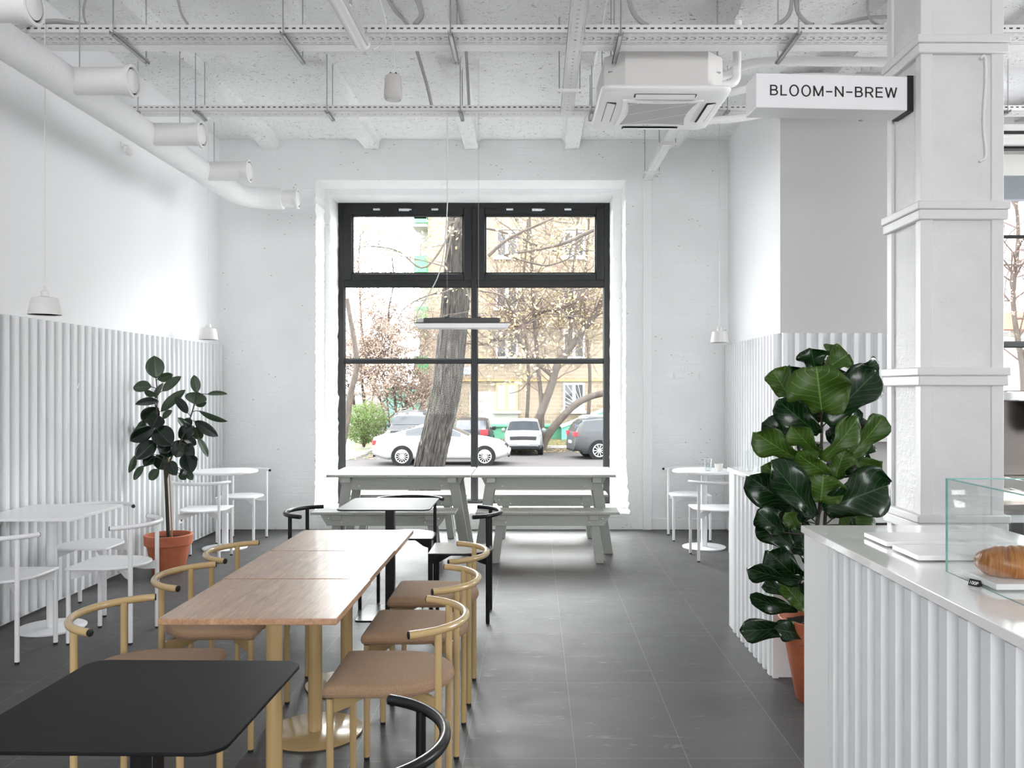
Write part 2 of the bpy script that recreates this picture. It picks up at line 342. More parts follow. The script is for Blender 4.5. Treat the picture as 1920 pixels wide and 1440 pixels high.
    g['red_lamp']=simple('red tail lamp',(.30,.02,.025),.3,spec=.2); g['clear_lamp']=simple('clear headlamp',(.07,.072,.078),.15); g['trim_dark']=simple('black car trim',(.010,.010,.011),.7,spec=.08)
    g['awning']=simple('grey blue fascia',(.17,.18,.20),.6)
    return g
G=build_materials()
# ------------------------------------------------------------------ room shell
XL=-3.397; YB=9.155; ZC=4.206; XR=2.09; YA=7.21
rnd=random.Random(3)
struct(MB().box(-3.6,7.2,-5.2,10.0,-.12,0).build('floor',G['floor']))
cm=MB(); cm.box(-3.6,7.2,-5.2,10.0,ZC,ZC+.25)
for i in range(10):                                   # cast ribs running towards the window wall
    xc=-2.84+1.08*i; n=60
    def rib(u,v,xc=xc):
        y=lerp(-5.1,YB+.02,u); a=[(-.125,.012),(-.088,-.018),(-.076,-.105),(.076,-.105),(.088,-.018),(.125,.012)]
        k=v*5; i0=min(4,int(k)); t=k-i0; x=lerp(a[i0][0],a[i0+1][0],t); z=lerp(a[i0][1],a[i0+1][1],t)
        w=mnoise.noise(Vector((xc*3+x*9,y*5,z*14)))*.012
        return (xc+x+w,y,ZC+z+w*.6)
    cm.grid(rib,150,5)
struct(cm.build('ceiling',G['ceiling']))
struct(MB().box(-3.6,XL,-5.2,YB,0,ZC).build('wall_left',G['plaster']))
# window wall, two stepped reveals with ragged brick edges
def jag(x,z0,z1,amp,n=70):
    return [(x+(rnd.random()-.5)*amp*(2.2 if rnd.random()<.12 else 1), lerp(z0,z1,k/n)) for k in range(n+1)]
bw=MB(); my=lambda x,y,z:(x,z,y)
x0,x1,zt,zs=-2.361,.985,3.769,.17
ragL=[(x-.02*max(0,1-z/.75)*(.6+.6*rnd.random()),z) for x,z in jag(x0,zs,zt,.011,130)]
ragR=[(x+.05*max(0,1-z/.8)*(.6+.6*rnd.random()),z) for x,z in jag(x1,zs,zt,.009,130)]
bw.prism([(-3.6,0),(x0,0),(x0,zs)]+ragL+[(x0,zt),(x0,ZC),(-3.6,ZC)],YB,9.54,my)
bw.prism([(XR+.15,ZC),(x1,ZC),(x1,zt)]+ragR[::-1]+[(x1,zs),(x1,0),(XR+.15,0)],YB,9.54,my)
bw.box(x0,x1,YB,9.54,zt,ZC); bw.box(x0,x1,YB,9.54,0,zs)
u0,u1,ut=-2.298,.882,3.696
bw.prism([(-3.6,0),(u0,0)]+jag(u0,.16,ut,.014)+[(u0,ut),(u0,ZC),(-3.6,ZC)],9.54,10.05,my)
bw.prism([(XR+.15,ZC),(u1,ZC),(u1,ut)]+jag(u1,.16,ut,.006)[::-1]+[(u1,0),(XR+.15,0)],9.54,10.05,my)
bw.box(u0,u1,9.54,10.05,ut,ZC); bw.box(u0,u1,9.54,10.05,-.1,.145)
struct(bw.build('wall_back',G['brick'],ang=20))
# right hand alcove block and the far right part of the window wall
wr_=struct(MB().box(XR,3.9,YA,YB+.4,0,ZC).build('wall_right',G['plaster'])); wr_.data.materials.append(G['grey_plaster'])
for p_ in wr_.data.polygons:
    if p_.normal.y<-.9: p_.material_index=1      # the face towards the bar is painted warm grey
fr=MB(); Y2=8.2
fr.box(3.9,4.1,Y2,Y2+.35,0,ZC); fr.box(6.6,7.2,Y2,Y2+.35,0,ZC); fr.box(4.1,6.6,Y2,Y2+.35,3.93,ZC); fr.box(4.1,6.6,Y2,Y2+.35,0,.5)
struct(fr.build('wall_far_right',G['plaster']))
# far right side wall and rear wall, with unseen openings added for fill light
def holed(nm,mp,L0,L1,a,b,z0,z1):
    m=MB()
    for u0,u1,v0,v1 in ((L0,a,0,ZC),(b,L1,0,ZC),(a,b,0,z0),(a,b,z1,ZC)): m.box(*mp(u0,u1),v0,v1)
    struct(m.build(nm,G['plaster']))
REAR_FILL=(-3.1,2.6,.8,3.3); SIDE_FILL=(4.0,6.4,1.0,3.2)
holed('wall_side',lambda u,v:(7.0,7.2,u,v),-5.2,Y2,*SIDE_FILL)
holed('wall_rear',lambda u,v:(u,v,-5.2,-5.0),XL,7.0,*REAR_FILL)
struct(MB().box(1.27,XR,YB-.016,YB,0,.115).build('baseboard_back',G['white'],bevel=.003))
struct(MB().box(1.169,1.265,YB-.035,YB,0,3.77).build('trim_1',G['white'],bevel=.003))
# ribbed wall cladding
def corr(L,h,pitch=.1,dep=.040,ridge=.38,slope=.10):
    """profile polygon (s along wall, t out of wall)"""
    p=[]; n=int(round(L/pitch))
    for k in range(n):
        s=k*pitch
        for a,b in ((0,0),(.5-ridge/2-slope,0),(.5-ridge/2,1),(.5+ridge/2,1),(.5+ridge/2+slope,0)): p.append((s+a*pitch,b*dep+.004))
    p.append((n*pitch,.004)); return p+[(n*pitch,0),(0,0)]
struct(MB().prism(corr(12.1,2),0.02,1.985,lambda x,y,z:(XL+y,-2.95+x,z)).build('trim_2',G['corr'],flat=True))
struct(MB().prism(corr(1.9,2),0.02,1.985,lambda x,y,z:(XR-y,YB-x-.02,z)).build('trim_3',G['corr'],flat=True))
struct(MB().prism(corr(1.8,2),0.02,1.985,lambda x,y,z:(XR-.02+x,YA-y,z)).build('trim_4',G['corr'],flat=True))
# ------------------------------------------------------------------ windows
def window(name,x0,x1,z0,z1,y,zt0,zt1,zm,xm,fw=.068,vents=True):
    r=struct(empty(name,((x0+x1)/2,y,z0))); ox,oz=(x0+x1)/2,z0
    B=lambda a,b,c,d,e,f:MB().box(a-ox,b-ox,c,d,e-oz,f-oz)
    f=MB()
    for a,b,c,d in ((x0,x0+fw,z0,z1),(x1-fw,x1,z0,z1),(x0+fw,x1-fw,z1-fw,z1),(x0+fw,x1-fw,z0,z0+fw)): f.box(a-ox,b-ox,0,.09,c-oz,d-oz)
    f.build('window_frame',G['frame'],r,bevel=.004)
    B(xm-.034,xm+.034,.01,.085,z0+fw,z1-fw).build('mullion',G['frame'],r,bevel=.003)
    for a,b in ((x0+fw,xm-.034),(xm+.034,x1-fw)):
        B(a,b,.015,.085,zt0,zt1).build('transom',G['frame'],r,bevel=.003)
        B(a,b,.02,.08,zm-.024,zm+.024).build('glazing_bar',G['frame'],r,bevel=.003)
        for c,d in ((z0+fw,zm-.024),(zm+.024,zt0)):
            B(a,b,.045,.051,c,d).build('pane',G['glass'],r)
            g=MB()
            for q in ((a,a+.008,c,d),(b-.008,b,c,d),(a,b,c,c+.008),(a,b,d-.008,d)): g.box(q[0]-ox,q[1]-ox,.036,.06,q[2]-oz,q[3]-oz)
            g.build('gasket',G['gasket'],r)
        if vents:
            s=MB(); c,d=zt1-.01,z1-fw+.008; a2,b2=a-.008,b+.008; w=.098
            for q in ((a2,a2+w,c,d),(b2-w,b2,c,d),(a2+w,b2-w,d-w+.012,d),(a2+w,b2-w,c,c+.074)): s.box(q[0]-ox,q[1]-ox,-.012,.07,q[2]-oz,q[3]-oz)
            sh=s.build('sash',G['frame'],r,bevel=.006)
            s2=MB(); w2=.096; k=.02; c+=-.024; d+=.012
            for q in ((a2+w2,a2+w2+k,c+w2,d-w2),(b2-w2-k,b2-w2,c+w2,d-w2),(a2+w2,b2-w2,d-w2-k,d-w2),(a2+w2,b2-w2,c+w2,c+w2+k)): s2.box(q[0]-ox,q[1]-ox,.004,.06,q[2]-oz,q[3]-oz)
            s2.build('glazing_bead',G['gasket'],sh)
            m=(a+b)/2; h=MB(); h.box(m-.1-ox,m+.02-ox,-.03,-.012,d-.06-oz,d-.03-oz); h.box(m-.07-ox,m+.05-ox,-.05,-.03,d-.054-oz,d-.038-oz)
            h.build('handle',G['bolt'],sh,bevel=.004)
            for kx in (-.36,.32): MB().box(m+kx-.04-ox,m+kx+.04-ox,-.03,-.012,d-.052-oz,d-.03-oz).build('hinge',G['bolt'],sh,bevel=.003)
            B(a2+w2+k-.01,b2-w2-k+.01,.03,.036,c+w2+k-.01,d-w2-k+.01).build('pane',G['glass'],r)
            MB().box(m-.65-ox,m+.65-ox,-.02,.0,d-.026-oz,d-.014-oz).build('opener_rail',G['gasket'],r)
        else:
            B(a,b,.045,.051,zt1,z1-fw).build('pane',G['glass'],r)
    return r
w1=window('window_1',-2.297,.882,.148,3.703,9.93,2.715,2.80,1.845,-.705)
window('window_2',4.1,6.6,.5,3.93,8.28,3.0,3.02,1.95,5.9,.068,False)
sl=MB().box(x0+.02,x1-.02,YB-.01,9.93,.13,.176).build('sill_board',G['white'],w1,bevel=.006); sl.parent=None; sl.name='trim_5'; struct(sl)
# vent grille let into the sill
vg=empty('vent_grille',(-.76,9.24,.177),0,'small slotted white vent grille in the window sill behind the benches','vent')
MB().prism(rrect(-.075,.075,-.05,.05,.006),0,.004).build('plate',G['white'],vg)
s=MB()
for k in range(9): s.box(-.066+k*.0155,-.058+k*.0155,-.04,.04,.0042,.0052)
s.build('slots',G['dark_body'],vg)
# ------------------------------------------------------------------ column with straps
cx0,cx1,cy0,cy1=2.097,2.548,4.60,5.045
co=struct(empty('pillar_column',((cx0+cx1)/2,(cy0+cy1)/2,0))); ox,oy=co.location.x,co.location.y
body=MB(); body.box(cx0-ox+.016,cx1-ox-.016,cy0-oy+.016,cy1-oy-.016,0,ZC); body.build('column_core',G['column'],co)
a=.066; t_=.018
for sx,X in ((1,cx0-ox),(-1,cx1-ox)):
    for sy,Y in ((1,cy0-oy),(-1,cy1-oy)):
        q=[(0,0),(a,0),(a,t_),(t_,t_),(t_,a),(0,a)]; MB().prism([(X+sx*u,Y+sy*v) for u,v in q],0,ZC).build('corner_angle',G['strap'],co,bevel=.004)
for zc in (.775,1.575,2.475,3.375):
    s=MB(); e=.018; h=.05
    s.box(cx0-ox-e,cx1-ox+e,cy0-oy-e,cy1-oy+e,zc-h,zc+.005); s.box(cx0-ox-e-.008,cx1-ox+e+.008,cy0-oy-e-.008,cy1-oy+e+.008,zc+.005,zc+h)
    s.build('strap',G['strap'],co,bevel=.007)
cab=catmull([(cx1-ox-.13,cy0-oy-.004,3.30),(cx1-ox-.105,cy0-oy-.002,3.31),(cx1-ox-.10,cy0-oy-.002,3.2),(cx1-ox-.112,cy0-oy-.002,2.95),(cx1-ox-.10,cy0-oy-.002,2.78),(cx1-ox-.135,cy0-oy-.002,2.74)],6)
MB().tube(cab,.007,8).build('cable',G['strap'],co)
# ------------------------------------------------------------------ camera, sky, daylight
cam=bpy.data.cameras.new('camera'); co_=bpy.data.objects.new('camera',cam); C.objects.link(co_)
co_.location=(0,0,HC); co_.rotation_euler=(PI/2,0,0); cam.sensor_width=36; cam.lens=F*36/1920; cam.shift_x=-(CX-960)/1920; cam.shift_y=(CY-720)/1920
cam.clip_start=.05; cam.clip_end=300
bpy.context.scene.camera=co_
sc=bpy.context.scene
w=bpy.data.worlds.new('overcast sky'); sc.world=w; w.use_nodes=True; bg=w.node_tree.nodes['Background']; bg.inputs[0].default_value=(.97,.985,1,1); wt=w.node_tree; tc=wt.nodes.new('ShaderNodeTexCoord'); sp_=wt.nodes.new('ShaderNodeSeparateXYZ'); mr_=wt.nodes.new('ShaderNodeMapRange'); wt.links.new(tc.outputs['Generated'],sp_.inputs[0]); wt.links.new(sp_.outputs[1],mr_.inputs[0])
for i_,v_ in enumerate((-1,1,5.5,14)): mr_.inputs[i_+1].default_value=v_      # overcast sky, brighter on the street side
wt.links.new(mr_.outputs[0],bg.inputs[1])
def area(name,loc,rot,sx,sy,power,col=(1,1,1),portal=False,spread=180):
    l=bpy.data.lights.new(name,'AREA'); l.shape='RECTANGLE'; l.size=sx; l.size_y=sy; l.energy=power; l.color=col; l.spread=R(spread)
    if portal: l.cycles.is_portal=True
    o=bpy.data.objects.new(name,l); C.objects.link(o); o.location=loc; o.rotation_euler=rot; return o
area('window_portal',(-.7,10.08,1.92),(-PI/2,0,0),3.1,3.5,1,portal=True)
area('window_portal_far',(5.35,8.6,2.2),(-PI/2,0,0),2.4,3.3,1,portal=True)
area('rear_fill_portal',((REAR_FILL[0]+REAR_FILL[1])/2,-5.22,(REAR_FILL[2]+REAR_FILL[3])/2),(PI/2,0,0),REAR_FILL[1]-REAR_FILL[0],REAR_FILL[3]-REAR_FILL[2],1,portal=True)  # portals over the unseen rear and side openings added for fill
area('side_fill_portal',(7.22,(SIDE_FILL[0]+SIDE_FILL[1])/2,(SIDE_FILL[2]+SIDE_FILL[3])/2),(0,PI/2,0),SIDE_FILL[3]-SIDE_FILL[2],SIDE_FILL[1]-SIDE_FILL[0],1,portal=True)
sun=bpy.data.lights.new('bright_sky','SUN'); sun.energy=7; sun.angle=R(70); sun.color=(1,.99,.98); so_=bpy.data.objects.new('bright_sky',sun); C.objects.link(so_); so_.location=(-2,40,30)
so_.rotation_euler=Vector((.12,-1,-.75)).to_track_quat('-Z','Y').to_euler()
sc.view_settings.view_transform='Standard'; sc.view_settings.look='None'; sc.view_settings.gamma=1; sc.view_settings.exposure=0.97
sc.view_settings.use_curve_mapping=False
sc.cycles.max_bounces=14; sc.cycles.diffuse_bounces=8; sc.cycles.glossy_bounces=4; sc.cycles.transparent_max_bounces=24; sc.cycles.use_denoising=True
sc.cycles.caustics_reflective=False; sc.cycles.caustics_refractive=False; sc.cycles.sample_clamp_indirect=6
# ------------------------------------------------------------------ chairs
def seat_poly(s=1.0,n=18):
    p=[(-.2*s,.2*s)]; p=[(.2*s,.19*s),(.19*s,.2*s),(-.19*s,.2*s),(-.2*s,.19*s)]
    for k in range(n+1):
        a=PI+PI*k/n; p.append((.2*s*math.cos(a),-.012+.2*s*math.sin(a)))
    return p
def make_chair(name,label,frame,pad=None,group=None):
    r=empty(name,(0,0,0),0,label,'chair',group); m=G[frame]; ZR=.695
    arc=[(.26*math.cos(R(-90+t)),.26*math.sin(R(-90+t)),ZR) for t in range(-69,70,3)]
    rail=MB().tube(arc,.0138,14).build('back_rail',m,r)
    for e,q in ((arc[0],arc[1]),(arc[-1],arc[-2])):
        e=Vector(e); t=(e-Vector(q)).normalized()
        MB().tube([e-t*.001,e+t*.004,e+t*.0055],[.0131,.0131,.0105],14).build('end_cap',G['rubber'],rail)
    zt=.455 if not pad else .468
    if pad:
        def pf(u,v):
            k=v*(len(PP)-1); i=int(k)%(len(PP)-1); t=k-int(k); x=lerp(PP[i][0],PP[i+1][0],t); y=lerp(PP[i][1],PP[i+1][1],t)
            sec=[(.30,.047),(.70,.0465),(.92,.043),(.985,.036),(1.0,.026),(1.0,.014),(.985,.004),(.95,0)]
            q=u*(len(sec)-1); j=min(len(sec)-2,int(q+1e-6)); f=q-j; s=lerp(sec[j][0],sec[j+1][0],f); z=lerp(sec[j][1],sec[j+1][1],f)
            return (x*s,y*s,.470+z)
        sp=[(x*1.02,y*1.02) for x,y in seat_poly()]; PP=[]
        for i in range(len(sp)):
            a,b=sp[i],sp[(i+1)%len(sp)]; L=math.hypot(b[0]-a[0],b[1]-a[1]); n=max(1,int(L/.03))
            for k in range(n): PP.append((lerp(a[0],b[0],k/n),lerp(a[1],b[1],k/n)))
        PP.append(PP[0]); mb=MB(); nv=len(PP)-1; mb.grid(pf,7,nv)
        mb.f.append(tuple(j for j in range(nv))); cu=mb.build('cushion',G['tweed'],r,ang=60)
        s=[(x*1.024,y*1.024,.486) for x,y in seat_poly()]; MB().tube(s+[s[0]],.0022,6,False).build('piping',G['tweed'],cu)
    else:
        MB().prism(seat_poly(),.441,.455).build('seat',m,r,bevel=.004,seg=3)
    for sx in (-1,1):
        for fy,yy,xx,zz in ((1,.182,.182,.45 if not pad else .466),(-1,-.1815,.176,ZR-.004)):
            lg=MB().tube([(sx*xx,yy,.012),(sx*xx,yy,zz)],.0128,12).build('leg',m,r)
            MB().tube([(sx*xx,yy,0),(sx*xx,yy,.013)],[.0115,.0122],12).build('foot_cap',G['rubber'],lg)
    zb=.440 if not pad else .4695
    for sx in (-1,1):           # diagonal flat bars, deep at the legs and tapering to the crossing
        a=Vector((sx*.176,.176,0)); b=Vector((-sx*.170,-.1755,0)); d=(b-a).normalized(); n=Vector((-d.y,d.x,0))*.006; L=(b-a).length
        pr=[(0,zb),(L*.80,zb),(L,zb-.012),(L,zb-.062),(L*.86,zb-.055),(L*.62,zb-.022),(L*.30,zb-.022),(L*.12,zb-.05),(0,zb-.055)]
        mb=MB(); N=len(pr); mb.add([a+d*s_+n*q+Vector((0,0,z)) for q in (-1,1) for s_,z in pr],[tuple(range(N)),tuple(range(2*N-1,N-1,-1))]+[(i,(i+1)%N,N+(i+1)%N,N+i) for i in range(N)])
        mb.build('cross_bar',m,r)
    return r
D90=PI/2
# (proto faces +y)
beige=make_chair('dining_chair','sand beige chair right of the oak tables, nearest the black chair in front','sand',True,'beige chairs along the oak tables')
beige.location=(-.505,3.03,0); beige.rotation_euler=(0,0,D90)
for x,y,rz,l in ((-.499,3.63,D90,'middle one of the three sand beige chairs right of the oak tables'),
                 (-.494,4.215,D90,'sand beige chair right of the oak tables, farthest along towards the window'),
                 (-1.385,3.06,-D90,'sand beige chair left of the oak tables, partly hidden by the black table in front'),
                 (-1.370,3.69,-D90+.06,'middle one of the three sand beige chairs left of the oak tables'),
                 (-1.366,4.24,-D90,'sand beige chair left of the oak tables, nearest the terracotta potted rubber plant')):
    dup(beige,(x,y,0),rz,l)
blk=make_chair('bistro_chair','glossy black tube chair in the front corner below the beige chairs, cut by the frame','black',None,'black chairs')
blk.location=(-.468,1.964,0); blk.rotation_euler=(0,0,D90)
for x,y,rz,l in ((-1.385,5.63,-D90-.05,'black tube chair at the left of the black table beside the picnic bench'),
                 (-.482,5.625,D90,'black tube chair at the right of the black table beside the picnic benches'),
                 (-.922,6.18,PI,'black tube chair behind the black table with its rail above the tabletop')):
    dup(blk,(x,y,0),rz,l)
wch=make_chair('cafe_chair','white tube chair turned sideways beside the white square table, nearest the beige chairs','white_steel',None,'white chairs')
wch.location=(-2.565,5.18,0); wch.rotation_euler=(0,0,D90)
for x,y,rz,l in ((-3.012,4.83,0,'white tube chair at the left edge, back to the camera before the square table'),
                 (-3.03,5.80,PI,'white tube chair behind the white square table, facing the camera'),
                 (-2.925,7.52,.08,'white tube chair before the left round table, right behind the potted rubber plant'),
                 (-2.915,8.47,PI-.05,'white tube chair behind the left round table, in the far left corner'),
                 (1.612,7.59,0,'white tube chair before the right round table, partly hidden by the ribbed counter'),
                 (1.567,8.61,PI,'white tube chair behind the right round table, against the brick wall')):
    dup(wch,(x,y,0),rz,l)
# ------------------------------------------------------------------ pedestal tables
def ped_table(name,label,top,leg,loc,w=.6,d=.6,rnd_=.0,th=.022,square=False,round_=False,group=None,rz=0,rad=.205):
    r=empty(name,loc,rz,label,'table',group); Z=.74
    if round_: MB().lathe([(0,Z-th),(w/2-.004,Z-th),(w/2,Z-th+.004),(w/2,Z-.004),(w/2-.004,Z),(0,Z)],64).build('table_top',G[top],r)
    elif rnd_: MB().prism(rrect(-w/2,w/2,-d/2,d/2,rnd_,8),Z-th,Z).build('table_top',G[top],r,bevel=.002)
    else: MB().box(-w/2,w/2,-d/2,d/2,Z-th,Z).build('table_top',G[top],r,bevel=.0025)
    if square: MB().box(-.03,.03,-.03,.03,.008,Z-th-.01).build('pedestal',G[leg],r,bevel=.004)
    else: MB().lathe([(.03,.008),(.03,Z-th-.008)],28).build('pedestal',G[leg],r)
    MB().box(-.2,.2,-.2,.2,Z-th-.01,Z-th).build('top_plate',G[leg],r)
    if square: MB().prism(rrect(-.2,.2,-.21,.21,.03),0,.009).build('base',G[leg],r,bevel=.002)
    else: MB().lathe([(0,0),(rad-.004,0),(rad-.004,.004),(rad,.005),(rad,.011),(rad-.002,.012),(0,.012)],64).build('base',G[leg],r)
    return r
g='oak tables pushed together in a row'
o1=ped_table('oak_table','oak topped pedestal table nearest the camera in the row of three','oak','sand',(-.957,3.12,0),.597,.594,group=g)
dup(o1,(-.962,3.722,0),0,'middle oak topped pedestal table in the row of three'); dup(o1,(-.957,4.322,0),0,'oak topped pedestal table at the window end of the row')
b1=ped_table('bistro_table','black square table with rounded corners in the bottom left foreground','black_top','black',(-.952,2.085,0),.60,.61,.055,.008,True,rz=R(-1))
dup(b1,(-.968,5.70,0),0,'black square table between the oak tables and the picnic benches').scale=(1,1,1)
ped_table('white_table','white square pedestal table by the ribbed wall at the left edge','white_steel','white_steel',(-3.045,5.35,0),.594,.63,0,.02,rad=.2)
rt=ped_table('round_table','white round pedestal table in the left corner behind the rubber plant','white_steel','white_steel',(-2.94,8.06,0),.6,.6,round_=True,th=.02)
dup(rt,(1.62,8.1,0),0,'white round pedestal table holding a water glass and cup')
# ------------------------------------------------------------------ picnic tables and benches
def trestle(name,label,cat,loc,W,D,Z,th,apron_h,lt,lb,dt,db,lw,group,nb=2,ins=.07):
    r=empty(name,loc,0,label,cat,group); t=G['picnic']; gap=.004; bd=(D-gap*(nb-1))/nb
    for k in range(nb): MB().box(-W/2,W/2,-D/2+k*(bd+gap),-D/2+k*(bd+gap)+bd,Z-th,Z).build('top_board',G['picnic_top'],r,bevel=.003)
    za=Z-th
    for s in (-1,1):
        ya=s*(D/2-ins)
        mb=MB(); p=[(-W/2+.075,za-.002),(W/2-.075,za-.002),(W/2-.135,za-apron_h),(-W/2+.135,za-apron_h)]
        mb.prism(p,ya-.011,ya+.011,lambda x,y,z:(x,z,y)); ap=mb.build('apron',t,r,bevel=.002)
        for q in (-.29,.29):
            MB().box(q*W-.018,q*W+.018,ya-s*.011,ya+s*.016,za-.03,za).build('cleat',t,ap,bevel=.002)
            for bx,bz in ((q*W,za-apron_h*.72),(q*W*1.32,za-apron_h*.38)):
                MB().lathe([(.0075,0),(.0075,s*.004),(.004,s*.006),(0,s*.006)],12,(bx,ya+s*.011,bz),'y').build('bolt',G['bolt'],ap)
    for sx in (-1,1):
        for sy in (-1,1):
            a=Vector((sx*lt,sy*dt,za)); b=Vector((sx*lb,sy*db,0)); lx=Vector((lw/2,0,0)); ly=Vector((0,.019,0))
            MB().hexa([b-lx-ly,b+lx-ly,b+lx+ly,b-lx+ly,a-lx-ly,a+lx-ly,a+lx+ly,a-lx+ly]).build('leg',t,r,bevel=.003)
        MB().box(sx*lt-.04,sx*lt+.04,-D/2+.02,D/2-.02,za-.05,za-.002).build('cross_batten',t,r,bevel=.002)
    return r
tb=trestle('picnic_table','left grey green picnic table under the window, left of its twin','table',(-1.222,8.0,0),1.296,.78,.742,.024,.125,.478,.592,.27,.21,.088,'picnic tables by the window',ins=.13)
dup(tb,(.085,8.0,0),0,'right grey green picnic table under the window, right of its twin')
bn=trestle('picnic_bench','grey green bench in front of the left picnic table, behind the black table','bench',(-1.305,7.44,0),1.243,.31,.452,.022,.1,.40,.455,.075,.07,.07,'benches of the picnic tables',2,.05)
dup(bn,(.113,7.44,0),0,'grey green bench in front of the right picnic table')
dup(bn,(-1.30,8.68,0),0,'grey green bench between the left picnic table and the window')
dup(bn,(.12,8.68,0),0,'grey green bench between the right picnic table and the window')
# ------------------------------------------------------------------ counters
def counter(name,label,x0,x1,y0,y1,H,s0,s1,th=.026):
    r=empty(name,((x0+x1)/2,(y0+y1)/2,0),0,label,'counter'); ox,oy=r.location.x,r.location.y
    MB().box(x0-.012-ox,x1-ox,y0-oy,y1-oy,H-th,H).build('worktop',G['quartz'],r,bevel=.002)
    MB().box(x0+.03-ox,x1-.02-ox,y0+.02-oy,y1-.02-oy,.0,H-th).build('carcass',G['white'],r)
    L=(y1-s1)-(y0+s0)
    MB().prism(corr(L,1,.0975,.032,.42,.10),.0,H-th-.004,lambda x,y,z:(x0+.03-y-ox,y0+s0+x-oy,z)).build('ribbed_front',G['corr'],r,flat=True)
    for a,b in ((y1-s1,y1),(y0,y0+s0)): MB().box(x0-ox,x0+.03-ox,a-oy,b-oy,0,H-th-.004).build('end_strip',G['white'],r,bevel=.002)
    return r
counter('service_counter','long white ribbed service counter with polished top in the right foreground',1.0,1.69,.55,3.145,1.0,.1,.26)
counter('ribbed_counter','white ribbed counter behind the fiddle leaf fig, holding upturned tumblers',1.242,1.62,4.415,5.41,1.012,.02,.12)
def flat_slab(name,label,cat,x0,x1,y0,y1,z,th,group=None):
    r=empty(name,((x0+x1)/2,(y0+y1)/2,z),0,label,cat,group); w,d=(x1-x0)/2,(y1-y0)/2
    MB().box(-w,w,-d,d,.004,th).build('board',G['slab'],r,bevel=.0015)
    for sx in (-1,1):
        for sy in (-1,1): MB().lathe([(.008,0),(.008,.004)],12,(sx*(w-.03),sy*(d-.03),0)).build('foot',G['rubber'],r)
    return r
g='white serving slabs on the counter'
flat_slab('serving_slab','white serving slab on the service counter, farthest from the camera',"slab",1.118,1.53,2.693,2.875,1.0,.019,g)
flat_slab('serving_slab','white serving slab just outside the glass case, nearer than the other one',"slab",1.118,1.53,2.471,2.65,1.0,.019,g)
flat_slab('serving_slab','white serving slab under the croissant in the glass case',"slab",1.147,1.45,2.105,2.28,1.0,.019,g)
flat_slab('serving_slab','white serving slab at the right edge of the frame, in the glass case',"slab",1.150,1.45,1.72,1.93,1.0,.019,g)
gc=empty('display_case',(1.37,1.9,1.0),0,'open glass display case around the croissant on the service counter','display case')
ox,oy=1.37,1.9; gx0,gx1,gy0,gy1,gh=1.136,1.62,1.2,2.342,.258
for nm,a in (('side_pane',(gx0,gx0+.006,gy0,gy1)),('side_pane',(gx1-.006,gx1,gy0,gy1)),('end_pane',(gx0+.006,gx1-.006,gy1-.006,gy1))):
    p=MB().box(a[0]-ox,a[1]-ox,a[2]-oy,a[3]-oy,.0005,gh-.003).build(nm,G['clear'],gc)
    e=MB(); e.box(a[0]-ox,a[1]-ox,a[2]-oy,a[3]-oy,gh-.003,gh)
    if nm=='side_pane': e.box(a[0]-ox,a[1]-ox,a[3]-oy,a[3]-oy+.0015,0,gh); e.box(a[0]-ox,a[0]-ox+.0015,a[2]-oy,a[3]-oy,0,.0015)
    e.build('glass_edge',G['edge'],p)
# croissant: crescent of rolled, shingled layers
def croissant():
    n=126; m=28; vs=[]; uv=[]
    for i in range(n+1):
        s=i/n*2-1; a=s*R(70); cx=.078*math.sin(a); cy=.062*(1-math.cos(a))
        q=abs(s)*4.5+.5; st=q-math.floor(q); lay=1+.075*math.sin(PI*min(1,(1-st)*1.25))-.02
        rad=.052*(max(0,1-abs(s)**2.1))**.60*(lay if abs(s)<.94 else 1)+.0045
        for k in range(m):
            b=2*PI*k/m; w=mnoise.noise(Vector((s*5,math.cos(b)*1.6,math.sin(b)*1.6)))*.004
            x=(rad+w)*math.cos(b); z=max(-.033,(rad+w)*math.sin(b)*.78)
            vs.append((cx-x*math.sin(a)*.75, cy+x*math.cos(a)*.92, z+.033)); uv.append((i/n,k/m))
    fs=[(i*m+k,i*m+(k+1)%m,(i+1)*m+(k+1)%m,(i+1)*m+k) for i in range(n) for k in range(m)]+[tuple(range(m-1,-1,-1)),tuple(n*m+k for k in range(m))]
    o=MB().add(vs,fs).build('croissant',G['crust'],ang=80); ul=o.data.uv_layers.new(name='UVMap')
    for lp in o.data.loops: ul.data[lp.index].uv=uv[lp.vertex_index]
    return o
cr=croissant(); tag(cr,'golden brown croissant on a white slab in the glass case','croissant'); cr.location=(1.238,2.195,1.0195); cr.rotation_euler=(0,0,R(-14))
pt=empty('price_tag',(1.128,2.17,1.0),R(-62),'tiny black price tag beside the croissant by the glass','price tag')
MB().prism([(-.009,0),(.009,0),(.002,.016),(-.002,.016)],-.014,.014,lambda x,y,z:(z,x,y)).build('tag_body',G['rubber'],pt)
t=text_obj('lettering','100P',G['plastic'],.0125,pt,.0003); t.location=(0,-.0062,.0075); t.rotation_euler=(R(66),0,0)
